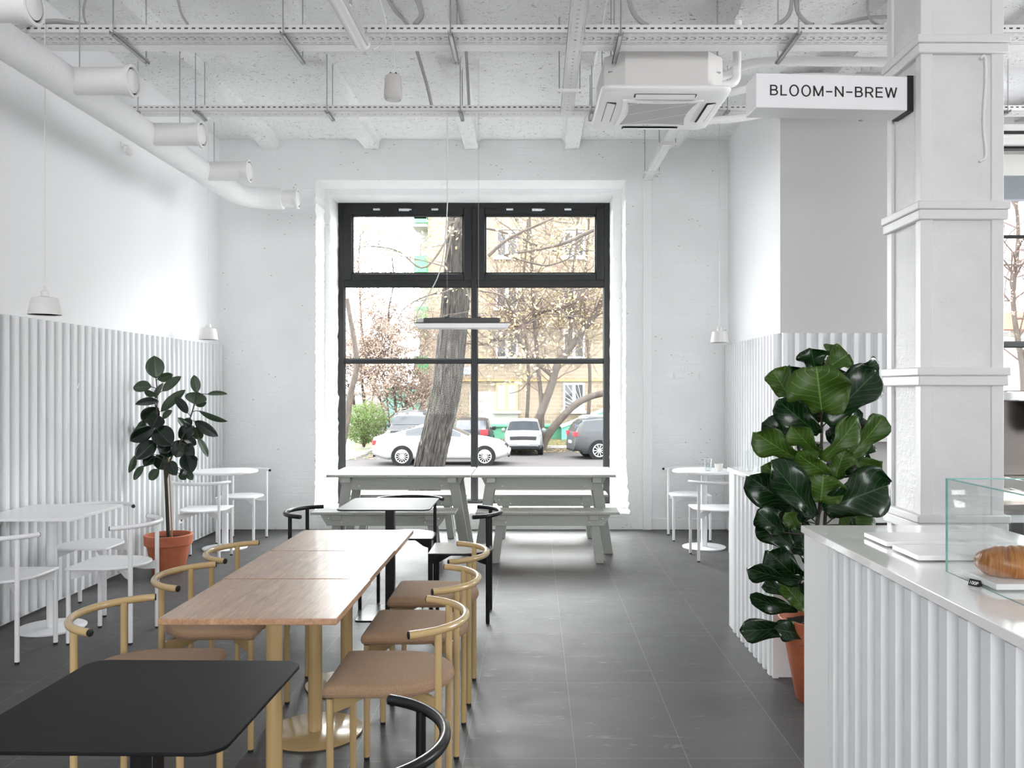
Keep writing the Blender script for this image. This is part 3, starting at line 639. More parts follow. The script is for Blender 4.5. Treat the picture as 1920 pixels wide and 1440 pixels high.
# ------------------------------------------------------------------ cable trays
def tray(name,label,start,L,ang,w,h,mat,rods,br,plain=0,zrod=ZC,nrod=2,side_rods=False):
    """U channel built along local x from its start; y across, z up"""
    r=empty(name,start,ang,label,'cable tray'); t=.0015
    ch=MB(); ch.box(0,L,0,w,0,t); ch.box(0,L,0,t,0,h); ch.box(0,L,w-t,w,0,h)
    ch.build('channel',G[mat],r)
    if plain:
        p=MB(); p.box(0,L,w+.004,w+.004+plain,-.002,.05); p.build('cable_duct',G['plastic'],r,bevel=.002)
    for s in rods:
        b=MB(); y0,y1=-.05,w+plain+br
        b.box(s-.014,s+.014,y0,y1,-.024,-.021); b.box(s-.014,s-.011,y0,y1,-.024,-.004); b.box(s+.011,s+.014,y0,y1,-.024,-.004)
        b.build('hanger_bracket',G['rod'],r)
        for y in (y0+.025,y1-.025):
            rd=MB().tube([(s,y,-.035),(s,y,zrod-start[2])],.0042,8).build('hanger_rod',G['rod'],r)
            MB().lathe([(.009,-.034),(.009,-.026),(.0,-.026)],6,(s,y,0)).build('nut',G['rod'],rd)
    return r
t1=tray('cable_tray','wide perforated cable tray with hanger brackets, crossing the ceiling nearest the camera',(XL+.02,5.32,3.742),10.3,0,.175,.052,'tray',[d-XL-.02 for d in (-2.63,-1.57,-.525,.54,1.65,2.75,3.8,4.9)],.17,.105)
t2=tray('cable_tray','perforated cable tray crossing the ceiling nearer the window, with short hanger brackets',(XL+.02,6.83,3.752),10.3,0,.15,.045,'tray',[d-XL-.02 for d in (-2.72,-1.665,-.595,.46,1.55,2.7,3.8)],.04)
def rung(name,label,x,z,y0,y1,hang):
    r=tray(name,label,(x+.05,y0,z),y1-y0,PI/2,.1,.04,'tray_narrow',[],0)
    for s in hang:
        b=MB(); b.box(s-y0-.012,s-y0+.012,-.035,.135,-.022,0); b.build('hanger_bracket',G['plastic'],r)
        for y in (-.025,.125): MB().tube([(s-y0,y,-.03),(s-y0,y,ZC-z)],.0042,8).build('hanger_rod',G['rod'],r)
    return r
rung('cable_tray','narrow perforated cable tray running lengthwise beside the ceiling cassette',.255,3.685,2.2,6.78,[6.15])
rung('cable_tray','short narrow cable tray from the cassette down to the window wall',1.215,3.76,7.3,9.13,[7.75,8.75])
# loose cables lying in and hanging into the trays
def cable(label,pts,r,mat='cable_grey',n=8,group='loose ceiling cables'):
    o=MB().tube(catmull(pts,7),r,7).build('cable',G[mat]); return tag(o,label,'cable',group)
rr=random.Random(5)
for k,(r,mat,yo,l) in enumerate(((.019,'cable_dark',.023,'dark cable lying along the front edge inside the wide ceiling tray'),(.013,'cable_dark',.075,'dark cable lying along the middle of the wide ceiling tray'),
     (.011,'cable_dark',.095,'dark cable lying behind two others inside the wide ceiling tray'),(.010,'cable_grey',.13,'thin grey cable lying along the back of the wide ceiling tray'))):
    cable(l,[(x,5.32+yo+rr.uniform(-.002,.002),3.742+(.010 if r>.015 else .003)+r+rr.random()*.006) for x in [XL+.1+.35*i for i in range(28)]],r,mat)
for k,(r,mat,yo,l) in enumerate(((.015,'cable_dark',.019,'dark cable lying along the front of the tray nearer the window'),(.012,'cable_grey',.08,'grey cable lying along the back of the tray nearer the window'))):
    cable(l,[(x,6.83+yo+rr.uniform(-.002,.002),3.752+.008+r+rr.random()*.004) for x in [XL+.1+.4*i for i in range(24)]],r,mat)
PT=lambda px,py,d:tuple(P(px,py,d))
def top(px,d): v=P(px,0,d); return (v.x,d,ZC-.01)
cable('dark bundle leaving the duct over the wide tray at the far left',[PT(30,52,5.2),PT(60,44,5.3),PT(110,40,5.36),PT(165,50,5.40)],.016)
cable('loose grey cable drooping from the ceiling left of the striplight',[PT(330,-25,5.6),PT(338,20,5.5),PT(352,46,5.40)],.008)
cable('grey cable hanging in a curve right of the striplight',[PT(768,-40,5.55),PT(786,8,5.5),PT(790,30,5.46),PT(778,47,5.40)],.018)
cable('thin grey cable looping beside the leftmost ceiling rods',[PT(170,-30,5.6),PT(158,10,5.55),PT(157,30,5.5),PT(162,48,5.42)],.007)
cable('thick grey cable dropping onto the tray above the cassette',[PT(1175,-40,5.55),PT(1182,10,5.5),PT(1196,36,5.46),PT(1215,50,5.42)],.016)
cable('left one of two grey cables crossing above the right part of the tray',[PT(1486,-40,5.6),PT(1484,10,5.5),PT(1474,34,5.46),PT(1452,50,5.42)],.014)
cable('right one of two grey cables crossing above the right part of the tray',[PT(1492,-40,5.6),PT(1494,15,5.5),PT(1505,36,5.46),PT(1524,50,5.42)],.014)
cable('grey cable sagging above the tray beside the pillar',[PT(1560,48,5.40),PT(1610,36,5.5),PT(1650,32,5.6),PT(1700,34,5.7)],.012)
cable('thin loop of cable hanging beside the pillar at the ceiling',[PT(1632,-30,5.6),PT(1626,12,5.55),PT(1632,36,5.5),PT(1648,48,5.42)],.008)
cable('white flex from the striplight looping down onto the wide tray',[PT(708,-10,5.1),PT(722,35,5.15),PT(722,65,5.22),PT(712,86,5.28),PT(700,92,5.26)],.005,'cable_white')
cable('grey conduit running down the ceiling behind the hanging speaker',[(-1.02,5.6,ZC-.02),(-.985,6.0,ZC-.02),(-.93,6.3,ZC-.02),(-.86,6.7,3.95),(-.83,6.86,3.80)],.013)
cable('grey conduit along the ceiling rib above the window',[(-.53,5.6,ZC-.025),(-.53,6.1,ZC-.025),(-.53,6.5,ZC-.035),(-.53,6.80,3.90),(-.53,6.87,3.80)],.012)
# insulated refrigerant pipes from the cassette
def pipe(label,pts,r,mat='plastic'):
    o=MB().tube(catmull(pts,8),r,12).build('pipe',G[mat]); return tag(o,label,'pipe','white insulated pipes of the air conditioner')
pipe('upper white wrapped pipe from the cassette to the pillar',[(1.30,6.25,3.78),(1.42,6.22,3.82),(1.6,6.1,3.86),(2.2,6.05,3.845),(3.2,6.05,3.84)],.034)
pipe('lower white wrapped pipe just below the upper one',[(1.30,6.35,3.70),(1.5,6.3,3.72),(1.9,6.2,3.79),(2.6,6.15,3.76),(3.2,6.15,3.76)],.026)
pipe('bent white drain pipe at the right corner of the cassette',[(1.26,6.0,3.66),(1.36,5.99,3.66),(1.42,5.99,3.69),(1.43,5.99,3.78),(1.43,5.97,4.10)],.03)
pipe('white wrapped pipe running behind the hanging sign',[(1.33,6.6,3.60),(1.6,6.6,3.62),(2.1,6.55,3.68),(3.0,6.5,3.70)],.03)
# ------------------------------------------------------------------ cassette air conditioner
ac=empty('ceiling_cassette',(.895,6.20,3.53),R(1),'white ceiling cassette air conditioner hanging right of the window','air conditioner')
def oct_(a,c): return [(-a+c,-a),(a-c,-a),(a,-a+c),(a,a-c),(a-c,a),(-a+c,a),(-a,a-c),(-a,-a+c)]
MB().prism(oct_(.415,.13),.045,.29).build('body',G['ac_body'],ac,bevel=.004)
def panel(u,v):
    sec=[(.36,.0),(.44,.004),(.468,.016),(.474,.032),(.468,.044),(.40,.046)]; k=v*5; i=min(4,int(k)); t=k-i
    a=lerp(sec[i][0],sec[i+1][0],t); z=lerp(sec[i][1],sec[i+1][1],t); p=rrect(-a,a,-a,a,.07,4); q=u*len(p); j=int(q)%len(p); x,y=p[j]
    return (x*.95,y*.95,z)
n_=len(rrect(0,1,0,1,.1,4)); mb=MB(); mb.grid(panel,n_,5); mb.f.append(tuple(i*6 for i in range(n_))); mb.f.append(tuple(i*6+5 for i in range(n_-1,-1,-1)))
mb.build('panel',G['plastic'],ac,ang=50)
def curved(w,b,n=8):   # square with concave sides
    p=[]
    for k in range(4):
        a=k*PI/2
        for i in range(n):
            s=(i/n)*2-1; x,y=s*w, -w+b*(1-s*s); p.append((x*math.cos(a)-y*math.sin(a), x*math.sin(a)+y*math.cos(a)))
    return p
MB().prism(curved(.285,.018),-.010,.002).build('grille_frame',G['plastic'],ac,bevel=.004)
MB().prism(curved(.245,.03),-.013,-.008).build('intake_grille',G['grille'],ac)
for k in range(4):
    a=k*PI/2; rot=lambda x,y,z,a=a:(x*math.cos(a)-y*math.sin(a),x*math.sin(a)+y*math.cos(a),z)
    MB().prism(rrect(-.215,.215,-.388,-.318,.012),-.001,.002,rot).build('air_slot',G['rubber'],ac)
    sl=MB(); sl.hexa([rot(*q) for q in ((-.205,-.384,-.004),(.205,-.384,-.004),(.205,-.328,-.016),(-.205,-.328,-.016),(-.205,-.384,.0),(.205,-.384,.0),(.205,-.328,-.011),(-.205,-.328,-.011))])
    sl.build('louvre',G['plastic'],ac,bevel=.001)
lg=MB(); lg.prism(rrect(-.020,-.008,-.005,.005,.002),0,.001)
for k in range(5): lg.box(-.004+k*.007,.001+k*.007,-.003,.003,0,.001)
o=lg.build('logo',G['tube_body'],ac); o.location=(-.05,-.262,-.0115)
for x,mt in ((-.06,'balcony'),(-.03,'red_lamp')): MB().box(x-.008,x+.008,.258,.262,-.0115,-.010).build('indicator_light',G[mt],ac)
for sx in (-1,1):
    for sy in (-1,1):
        b=MB(); b.box(sx*.36-.03,sx*.36+.03,sy*.30-.04-.0,sy*.30+.04,.17,.174); b.build('lug',G['rod'],ac)
        MB().tube([(sx*.37,sy*.32,.10),(sx*.37,sy*.32,ZC-3.53)],.0045,8).build('hanger_rod',G['rod'],ac)
# ------------------------------------------------------------------ ventilation duct along the left wall
XD,ZD,RD=-2.655,3.25,.093
vd=empty('ventilation_duct',(XD,5.5,ZD),0,'white wrapped round ventilation duct along the left wall with side outlets','duct')
pts=[(0,y,0) for y in (-7.5,-4,-2,-1.2,0,1.0,1.75)]
bend=[(0,1.75+.0,0)]+[(.30*(1-math.cos(t)),1.95+.30*math.sin(t),0) for t in [R(q) for q in range(0,91,10)]]+[(.36,2.25,0)]
def dw(i,n): return RD
path=[Vector((0,-7.5+.05*k,0)) for k in range(int(9.4/.05))]+[Vector(b) for b in bend[1:]]
rad=[RD*(1+.012*math.sin(k*1.9)+.010*mnoise.noise(Vector((k*.6,0,0)))) for k in range(len(path))]
MB().tube(path,rad,28).build('main_pipe',G['duct'],vd,ang=60)
def outlet(y,x0,x1):
    L=x1-x0; R_=.076
    o=MB().lathe([(R_,0),(R_*1.01,L*.55),(R_*1.0,L*.56),(R_*1.0,L*.80)],28,(x0,y,0),'x').build('outlet_pipe',G['plastic'],vd)
    MB().lathe([(R_*.98,L*.79),(R_*1.03,L*.80),(R_*1.03,L-.022),(R_*1.19,L-.018),(R_*1.19,L),(R_*1.02,L+.004),(R_*.97,L-.012)],32,(x0,y,0),'x').build('collar',G['plastic'],o)
    MB().lathe([(R_*.99,L-.02),(R_*.97,L-.008),(0,L-.007)],28,(x0,y,0),'x').build('gap_ring',G['rubber'],o)
    MB().lathe([(R_*.86,L-.010),(R_*.86,L-.002),(R_*.80,L+.002),(0,L+.006)],28,(x0,y,0),'x').build('valve_disc',G['plastic'],o)
for y in (3.85,4.80,5.80,6.77): outlet(y-5.5,.05,.385)
outlet(7.75-5.5,.36,.50)
for y,z in ((4.95,ZC),(5.68,3.70),(7.03,3.72),(6.35,ZC)):
    rd=MB().tube([(0,y-5.5,RD-.005),(0,y-5.5,z-ZD)],.004,8).build('hanger_rod',G['rod'],vd)
    MB().lathe([(.018,RD+.0),(.018,RD+.02),(.009,RD+.03),(0,RD+.03)],10,(0,y-5.5,0)).build('clamp',G['rod'],rd)
# ------------------------------------------------------------------ lamps, speaker, sign
def pendant(label,x,y,zb,w,group='white pendant lamps'):
    r=empty('pendant_lamp',(x,y,zb),0,label,'pendant lamp',group); a=w/2
    MB().lathe([(a*.96,.004),(a,0),(a*1.005,.004),(a*.80,.098),(a*.76,.106),(a*.40,.113),(.0245,.115),(.0245,.112),(a*.38,.109),(a*.74,.101),(a*.96,.004)],40).build('shade',G['shade'],r)
    MB().lathe([(.0235,.110),(.0235,.143),(.019,.150),(.013,.153),(.009,.162),(.009,.174),(.004,.178)],24).build('lamp_holder',G['shade'],r)
    MB().lathe([(.0,.045),(.02,.05),(.03,.07),(.022,.095),(.014,.112)],20).build('bulb',G['opal'],r)
    MB().tube([(0,0,.17),(0,0,ZC-zb-.02)],.0028,8).build('cord',G['cable_white'],r)
    MB().lathe([(.045,ZC-zb-.028),(.048,ZC-zb-.01),(.048,ZC-zb)],24).build('canopy',G['shade'],r)
    return r
pendant('white pendant lamp over the white square table at the left edge',-3.06,5.3,1.972,.192)
pendant('white pendant lamp in the left corner over the round table',-3.12,8.12,1.985,.175)
pendant('white pendant lamp over the right round table by the ribbed panel',1.80,8.25,1.965,.175)
tl=empty('striplight',(-1.075,4.55,3.585),R(-1),'clear covered striplight pointing towards the window under the ceiling','ceiling light')
MB().prism([(-.045,0),(.045,0),(.052,.04),(.035,.062),(-.035,.062),(-.052,.04)],-.66,.66,lambda x,y,z:(x,z,y+.03)).build('housing',G['tube_body'],tl,bevel=.003)
MB().prism([(-.05,.035),(.05,.035),(.046,.012),(.03,-.004),(.012,-.010),(-.012,-.010),(-.03,-.004),(-.046,.012)],-.665,.70,lambda x,y,z:(x,z,y+.03)).build('diffuser',G['tube'],tl,bevel=.003)
for y in (-.45,.15,.55): 
    for sx in (-1,1): MB().box(sx*.051-.006,sx*.051+.006,y-.02,y+.02,.05,.085).build('clip',G['bolt'],tl)
for y in (-.4,.4): MB().tube([(0,y,.09),(0,y,ZC-3.585)],.004,8).build('hanger_rod',G['rod'],tl)
wl=empty('linear_pendant',(-.585,6.9,2.0),0,'long slim light hanging on wires in front of the big window','pendant lamp')
MB().prism([(-.385,.045),(.385,.045),(.36,.004),(.345,-.0),(-.345,0),(-.36,.004)],-.055,.055,lambda x,y,z:(x,z,y)).build('diffuser',G['opal'],wl,bevel=.006)
MB().box(-.39,.39,-.058,.058,.045,.050).build('rim',G['dark_body'],wl)
MB().box(-.31,.305,-.04,.04,.05,.088).build('gear_housing',G['dark_body'],wl,bevel=.003)
MB().box(-.375,-.312,-.025,.025,.05,.082).build('cable_gland',G['tube_body'],wl,bevel=.004)
for x,z in ((-.125,1.75),(.13,ZC-2.0)):
    MB().box(x-.02,x+.02,-.015,.015,.088,.1).build('clip',G['rubber'],wl)
    MB().tube([(x,0,.1),(x,0,z)],.0012,6).build('wire',G['rod'],wl)
MB().tube(catmull([(-.122,-.02,1.745),(-.122,-.02,1.2),(-.122,-.02,.98),(-.150,-.02,.62),(-.20,-.02,.42),(-.28,-.02,.27),(-.355,-.01,.15),(-.372,0,.10),(-.36,0,.07)],8),.0045,8).build('cord',G['cable_white'],wl)
sp=empty('hanging_speaker',(-.906,5.44,3.365),0,'grey barrel shaped speaker hanging from the wide tray','speaker')
MB().lathe([(0,.004),(.044,.004),(.05,.0),(.057,.010),(.0585,.022),(.0585,.034),(.0575,.036),(.0585,.038),(.0525,.132),(.049,.147),(.042,.155),(0,.157)],40).build('cabinet',G['speaker'],sp)
MB().lathe([(0,-.002),(.042,-.001),(.044,.004)],32).build('grille',G['ac_body'],sp)
for x in (-.017,.017):
    MB().lathe([(.008,.155),(.008,.17),(.003,.176)],12,(x,0,0)).build('grommet',G['rubber'],sp)
    MB().tube([(x,0,.17),(x*.7,0,.22),(x*.2,0,.30),(0,0,.376)],.0022,6).build('cord',G['cable_white'],sp)
sg=empty('lightbox_sign',(1.65,4.79,3.06),R(3.6),'white box sign with black lettering projecting from the pillar','sign')
MB().box(-.435,.425,-.09,.09,0,.19).build('box',G['sign_face'],sg,bevel=.004)
MB().box(.425,.462,-.092,.092,-.004,.196).build('end_plate',G['ink'],sg,bevel=.002)
def grotesk(word,h,sw,track):
    """plain sans capitals as flat strokes in the x,z plane; returns mesh and width"""
    mb=MB(); x=0; o=sw/2
    def st(*p):
        for a,b in zip(p,p[1:]):
            d=(Vector(b)-Vector(a)); d.normalize(); e=d*(o*.0); mb.bar((a[0]+x-e.x,0,a[1]-e.y),(b[0]+x+e.x,0,b[1]+e.y),sw,.001,(0,1,0))
    def arc(cx,cz,rx,rz,a0,a1,n=18):
        pts=[(cx+rx*math.cos(R(a0+(a1-a0)*k/n)),cz+rz*math.sin(R(a0+(a1-a0)*k/n))) for k in range(n+1)]; q=[]
        for k,(px,pz) in enumerate(pts):
            A=R(a0+(a1-a0)*k/n); nx,nz=math.cos(A)/rx,math.sin(A)/rz; l=math.hypot(nx,nz); nx/=l; nz/=l
            q+=[(px+x+nx*o,.0005,pz+nz*o),(px+x-nx*o,.0005,pz-nz*o),(px+x+nx*o,-.0005,pz+nz*o),(px+x-nx*o,-.0005,pz-nz*o)]
        f=[]
        for k in range(n): b=4*k; f+=[(b,b+1,b+5,b+4),(b+2,b+6,b+7,b+3),(b,b+4,b+6,b+2),(b+1,b+3,b+7,b+5)]
        mb.add(q,f)
    for c in word:
        if c=='B':
            w=.66*h; st((o,0),(o,h)); 
            for z0,z1,ww in ((o,h*.52,w),(h*.52,h-o,w*.93)):
                rz=(z1-z0)/2; st((0,z0),(ww-rz-o,z0)); st((0,z1),(ww-rz-o,z1)); arc(ww-rz-o,(z0+z1)/2,rz,rz,-90,90)
        elif c=='R':
            w=.68*h; st((o,0),(o,h)); z0,z1=h*.46,h-o; rz=(z1-z0)/2; st((0,z0),(w-rz-o,z0)); st((0,z1),(w-rz-o,z1)); arc(w-rz-o,(z0+z1)/2,rz,rz,-90,90); st((w*.55,z0),(w-o*.6,0))
        elif c=='L': w=.54*h; st((o,0),(o,h)); st((0,o),(w,o))
        elif c=='E': w=.60*h; st((o,0),(o,h)); [st((0,z),(w,z)) for z in (o,h-o)]; st((0,h*.52),(w*.93,h*.52))
        elif c=='O': w=.80*h; arc(w/2,h/2,w/2-o,h/2,0,360,40)
        elif c=='M': w=.84*h; st((o,0),(o,h)); st((w-o,0),(w-o,h)); st((o,h-o*.4),(w/2,o*.6),(w-o,h-o*.4))
        elif c=='N': w=.73*h; st((o,0),(o,h)); st((w-o,0),(w-o,h)); st((o,h-o*.6),(w-o,o*.6))
        elif c=='W': w=1.0*h; st((o*.8,h),(w*.27,o*.4),(w*.5,h-o*.4),(w*.73,o*.4),(w-o*.8,h))
        elif c=='-': w=.56*h; st((.02*h,h*.46),(w-.02*h,h*.46))
        x+=w+track
    return mb,x-track
mb,wd=grotesk('BLOOM-N-BREW',.0585,.0076,.0108); k=.722/wd
mb.v=[((vx*k-.361),vy,vz) for vx,vy,vz in mb.v]
tx=mb.build('lettering',G['ink'],sg,flat=True); tx.location=(.004,-.0906,.068)
# small things on the walls
MB().lathe([(0,0),(.001,0)],8)
dt=empty('motion_detector',(XL+.002,6.98,3.47),0,'small white motion detector on the left wall under the duct','detector')
MB().box(0,.012,-.02,.02,.03,.075).build('bracket',G['plastic'],dt,bevel=.003); MB().tube([(.012,0,.05),(.05,0,.045),(.06,0,.02)],.008,10).build('arm',G['plastic'],dt)
MB().lathe([(0,-.036),(.02,-.03),(.032,-.01),(.034,.006),(.026,.024),(0,.03)],24,(.062,0,-.005)).build('head',G['plastic'],dt)
xp=XL+.030
def hook(label,y,z):
    p=[(0,.075),(0,0)]+[(.022-.022*math.cos(t),-.022*math.sin(t)) for t in [R(a) for a in range(0,181,15)]]+[(.044,.012)]
    mb=MB(); 
    for a,b in zip(p,p[1:]): mb.bar((0,a[0],a[1]),(0,b[0],b[1]),.016,.0085,(1,0,0))
    o=mb.build('wall_hook',G['white_steel'],None,bevel=.002); o.location=(xp+.005,y,z); tag(o,label,'hook','white hooks on the ribbed wall')
for px,l in ((140,'white coat hook above the square table'),(258,'white coat hook partly hidden by the rubber plant'),(405,'white coat hook in the corner above the round table')):
    hook(l,-xp*F/(CX-px),1.545)
def bracket(label,x):
    o=MB().prism(rrect(-.012,.012,-.035,.035,.01),0,.012,lambda x,y,z:(x,-z,y)); o.box(-.006,.006,-.03,-.01,-.02,.0); o=o.build('wall_bracket',G['white_steel']); o.location=(x,YB,1.655); tag(o,label,'bracket','wall brackets')
bracket('left one of two small white brackets above the right round table',1.515); bracket('right one of two small white brackets above the right round table',1.785)
so=empty('power_socket',(XL+.03,-(XL+.03)*F/(CX-338)*1.0,.12),0,'white double socket low on the ribbed wall behind the rubber plant','socket')
d_=so.location.y; so.location.z=1.5-(973-CY)*d_/F
MB().prism(rrect(-.04,.04,-.04,.04,.008),0,.012,lambda x,y,z:(z,x,y)).build('plate',G['plastic'],so,bevel=.002)
MB().lathe([(.026,.012),(.026,.014),(.022,.006),(0,.006)],24,(0,0,0),'x').build('outlet',G['plastic'],so)
# tableware
gl=empty('water_glass',(1.633,7.98,.741),0,'half full water glass on the right round table','glass')
MB().lathe([(0,.004),(.026,.004),(.0355,.112),(.037,.112),(.029,.002),(.026,0),(0,0)],32).build('tumbler',G['clear'],gl)
MB().lathe([(0,.005),(.025,.005),(.0305,.062),(0,.062)],32).build('water',G['water'],gl)
cp=empty('coffee_cup',(1.735,7.98,.741),0,'small cream cup beside the water glass','cup')
MB().lathe([(0,.002),(.018,0),(.022,.004),(.034,.03),(.041,.068),(.039,.068),(.031,.03),(.018,.008),(0,.007)],32).build('bowl',G['ceramic'],cp)
MB().lathe([(0,.055),(.0375,.055)],24).build('coffee',G['stem'],cp)
for k in range(6):
    o=MB().lathe([(.020,0),(.0215,.0),(.0275,.122),(.026,.132),(.0,.134),(0,.126),(.0245,.122),(.020,.002)],28).build('tumbler',G['clear']); o.location=(1.305+.056*k,5.12+.008*(k%2),1.0125)
    tag(o,['first','second','third','fourth','fifth','sixth'][k]+' upturned clear tumbler from the left on the ribbed counter','glass','upturned tumblers on the counter')
# ------------------------------------------------------------------ bar along the far wall and coffee machine
bb=empty('back_bar',(3.2,5.85,0),0,'low back bar with a steel top behind the pillar','bar counter')
MB().box(-1.08,2.2,-.4,.4,.70,.765).build('steel_top',G['steel'],bb,bevel=.003); MB().box(-1.08,2.2,-.38,.4,.645,.70).build('shelf_rail',G['white'],bb,bevel=.003)
MB().box(-1.06,2.2,-.15,.4,.0,.645).build('carcass',G['dark_body'],bb)
rs=empty('wall_shelf',(2.98,6.97,1.09),0,'white raised shelf on the ribbed wall seen right of the fiddle leaf fig','shelf')
MB().box(-.86,.9,-.22,.21,0,.066).build('board',G['slab'],rs,bevel=.003); MB().box(-.86,.9,-.05,-.03,-.42,0).build('back_panel',G['ac_body'],rs)
cmn=empty('coffee_machine',(3.62,5.66,.765),0,'steel coffee machine at the right edge behind the pillar','coffee machine')
MB().box(-.52,.6,-.30,.2,.665,.735).build('top_housing',G['mirror_steel'],cmn,bevel=.01)
MB().box(-.52,.6,-.02,.2,.17,.665).build('back_panel',G['steel'],cmn,bevel=.004)
MB().box(-.52,.6,-.30,.2,.09,.17).build('drip_tray',G['mirror_steel'],cmn,bevel=.008)
for x in (-.46,.54):
    for y in (-.24,.14): MB().lathe([(.025,0),(.025,.09)],16,(x,y,0)).build('foot',G['rubber'],cmn)
for x in (-.30,.02,.34):
    gh=MB().lathe([(0,.46),(.05,.46),(.075,.50),(.085,.54),(.09,.665)],28,(x,-.17,0)).build('group_head',G['rubber'],cmn)
    MB().tube([(x,-.17,.50),(x+.05,-.30,.49),(x+.06,-.38,.485)],[.016,.014,.018],12).build('portafilter_handle',G['rubber'],gh)
    for s in (-.02,.02): MB().tube([(x+s,-.17,.47),(x+s,-.17,.435)],.007,8).build('spout',G['rubber'],gh)
ft=MB().tube(catmull([(2.34,6.9,1.156),(2.34,6.9,1.28),(2.30,6.85,1.34),(2.235,6.78,1.33),(2.21,6.75,1.27)],6),.011,10).build('tap',G['mirror_steel']); tag(ft,'slim steel tap glimpsed between the fig leaves','tap')
acn=empty('air_curtain',(5.3,7.9,3.82),0,'long pale heater box over the far right window','heater')
MB().box(-1.2,1.2,-.12,.12,0,.13).build('casing',G['tube_body'],acn,bevel=.01); MB().box(-1.15,1.15,-.125,-.12,.03,.06).build('slot',G['rubber'],acn)
MB().box(-1.2,1.2,.12,.295,.04,.07).build('bracket',G['rod'],acn)
# ------------------------------------------------------------------ potted plants
def leaf_mesh(L,W,shape,bend,fold,wave,seed,nu=12,nv=8):
    """blade along +x from its stalk, width along y, upper side +z"""
    rd=random.Random(seed); ph=rd.uniform(0,6); vs=[];uv=[];fs=[]
    for i in range(nu+1):
        u=i/nu; h=interp(shape,u)*W/2
        for j in range(nv+1):
            v=j/nv*2-1; y=v*h; z=-bend*L*u*u+fold*abs(v)*h-.10*fold*h
            z+=wave*W*.09*math.sin(u*9+ph+(2.2 if v>0 else 0))*abs(v)**1.6
            x=u*L*(1-.18*bend*bend)-abs(v)*h*.0; vs.append((x,y,z)); uv.append((u,j/nv))
    for i in range(nu):
        for j in range(nv): a=i*(nv+1)+j; fs.append((a,a+nv+1,a+nv+2,a+1))
    return vs,fs,uv
OVAL=[(0,.10),(.08,.45),(.2,.80),(.38,.99),(.5,1.),(.65,.93),(.8,.72),(.9,.45),(.96,.2),(1,.02)]
FIDDLE=[(0,.22),(.06,.42),(.16,.56),(.28,.60),(.42,.70),(.56,.92),(.70,1.02),(.82,.98),(.91,.78),(.97,.46),(1,.12)]
HEART=[(0,.30),(.08,.62),(.25,.84),(.42,.96),(.58,1.02),(.72,1.0),(.84,.88),(.93,.66),(.98,.5),(1,.42)]
def add_leaf(parent,name,base,tip,W,roll,mat,shape,bend,fold,wave,seed,stalk=.0,stem_pt=None,smat='stem'):
    base=Vector(base); tip=Vector(tip); ax=tip-base; L=ax.length; ax.normalize()
    toc=Vector((-base.x-parent.location.x,-base.y-parent.location.y,1.5-base.z-parent.location.z)).normalized()    # side turned to the room
    n0=(toc-ax*toc.dot(ax)); n0=n0.normalized() if n0.length>.05 else ax.orthogonal().normalized()
    n=Matrix.Rotation(roll,3,ax)@n0; s=n.cross(ax)
    vs,fs,uv=leaf_mesh(L,W,shape,bend,fold,wave,seed)
    lift=bend*L
    pts=[]
    for x,y,z in vs:
        u=x/L; zz=z+lift*u      # bow between base and tip
        pts.append(base+ax*x+s*y+n*zz)
    me=bpy.data.meshes.new(name); me.from_pydata(pts,[],fs); ul=me.uv_layers.new(name='UVMap')
    for p in me.polygons:
        p.use_smooth=True
        for li in p.loop_indices: ul.data[li].uv=uv[me.loops[li].vertex_index]
    me.materials.append(mat); o=bpy.data.objects.new(name,me); C.objects.link(o); o.parent=parent
    sd=o.modifiers.new('thickness','SOLIDIFY'); sd.thickness=.0009; sd.offset=0
    if stem_pt is not None:
        q=MB().tube(catmull([stem_pt,(Vector(stem_pt)+base)/2+Vector((0,0,.004)),base+ax*.01],4),[.0032]*9,7).build('leaf_stalk',G[smat],o)
    return o
def pot(r,h,rt,rb,rim,parent,soil=.04):
    p=MB().lathe([(0,0),(rb-.004,0),(rb,.004),(lerp(rb,rt,.76),h-rim),(rt-.001,h-rim),(rt+.004,h-rim+.005),(rt+.008,h-.004),(rt+.004,h),(rt-.012,h),(rt-.02,h-rim),(rt-.03,h-soil-.03)],64).build('pot',G['terra'],parent)
    mb=MB(); rs=rt-.018
    mb.grid(lambda u,v:(u*rs*math.cos(2*PI*v),u*rs*math.sin(2*PI*v),h-soil+.012*mnoise.noise(Vector((u*9*math.cos(2*PI*v),u*9*math.sin(2*PI*v),0)))),6,32)
    mb.build('soil',G['soil'],parent); return p
rl=random.Random(11)
rp=empty('rubber_plant',(-3.02,7.0,0),0,'tall rubber plant in a small terracotta pot against the ribbed wall','potted plant')
pot(rp,.315,.182,.125,.085,rp)
def W1(zx,zy,dy=0.):
    v=P(zx/5.76+210,zy/5.76+650,7.0+dy); return v-rp.location
def nearest(path,p):
    """where on the stem a leaf at p hangs: the closest point a little lower"""
    return min(path,key=lambda q:(q-p-Vector((0,0,-.02))).length)
st1=catmull([Vector((.0,0,.27)),W1(575,1330),W1(545,1200,.03),W1(515,1080,.03),W1(490,900),W1(482,700,-.02),W1(488,500),W1(475,345)],8)
st2=catmull([W1(590,1420),W1(640,1200,-.05),W1(745,1010,-.06),W1(835,800,-.04),W1(890,620),W1(920,500)],8)
st3=catmull([W1(560,1300),W1(515,1100,.1),W1(470,650,.12),W1(445,560,.12)],8)
nn=len(st1); MB().tube(st1,[lerp(.015,.0045,min(1,i/(nn*.8))) for i in range(nn)],10).build('stem',G['stem'],rp)
for s in (st2,st3): MB().tube(s,[lerp(.009,.004,i/(len(s)-1)) for i in range(len(s))],8).build('stem',G['stem'],rp)
MB().tube([Vector((.035,-.01,.25)),W1(612,1200,-.02)],.006,8).build('support_cane',G['bamboo'],rp)
v=W1(570,1500)
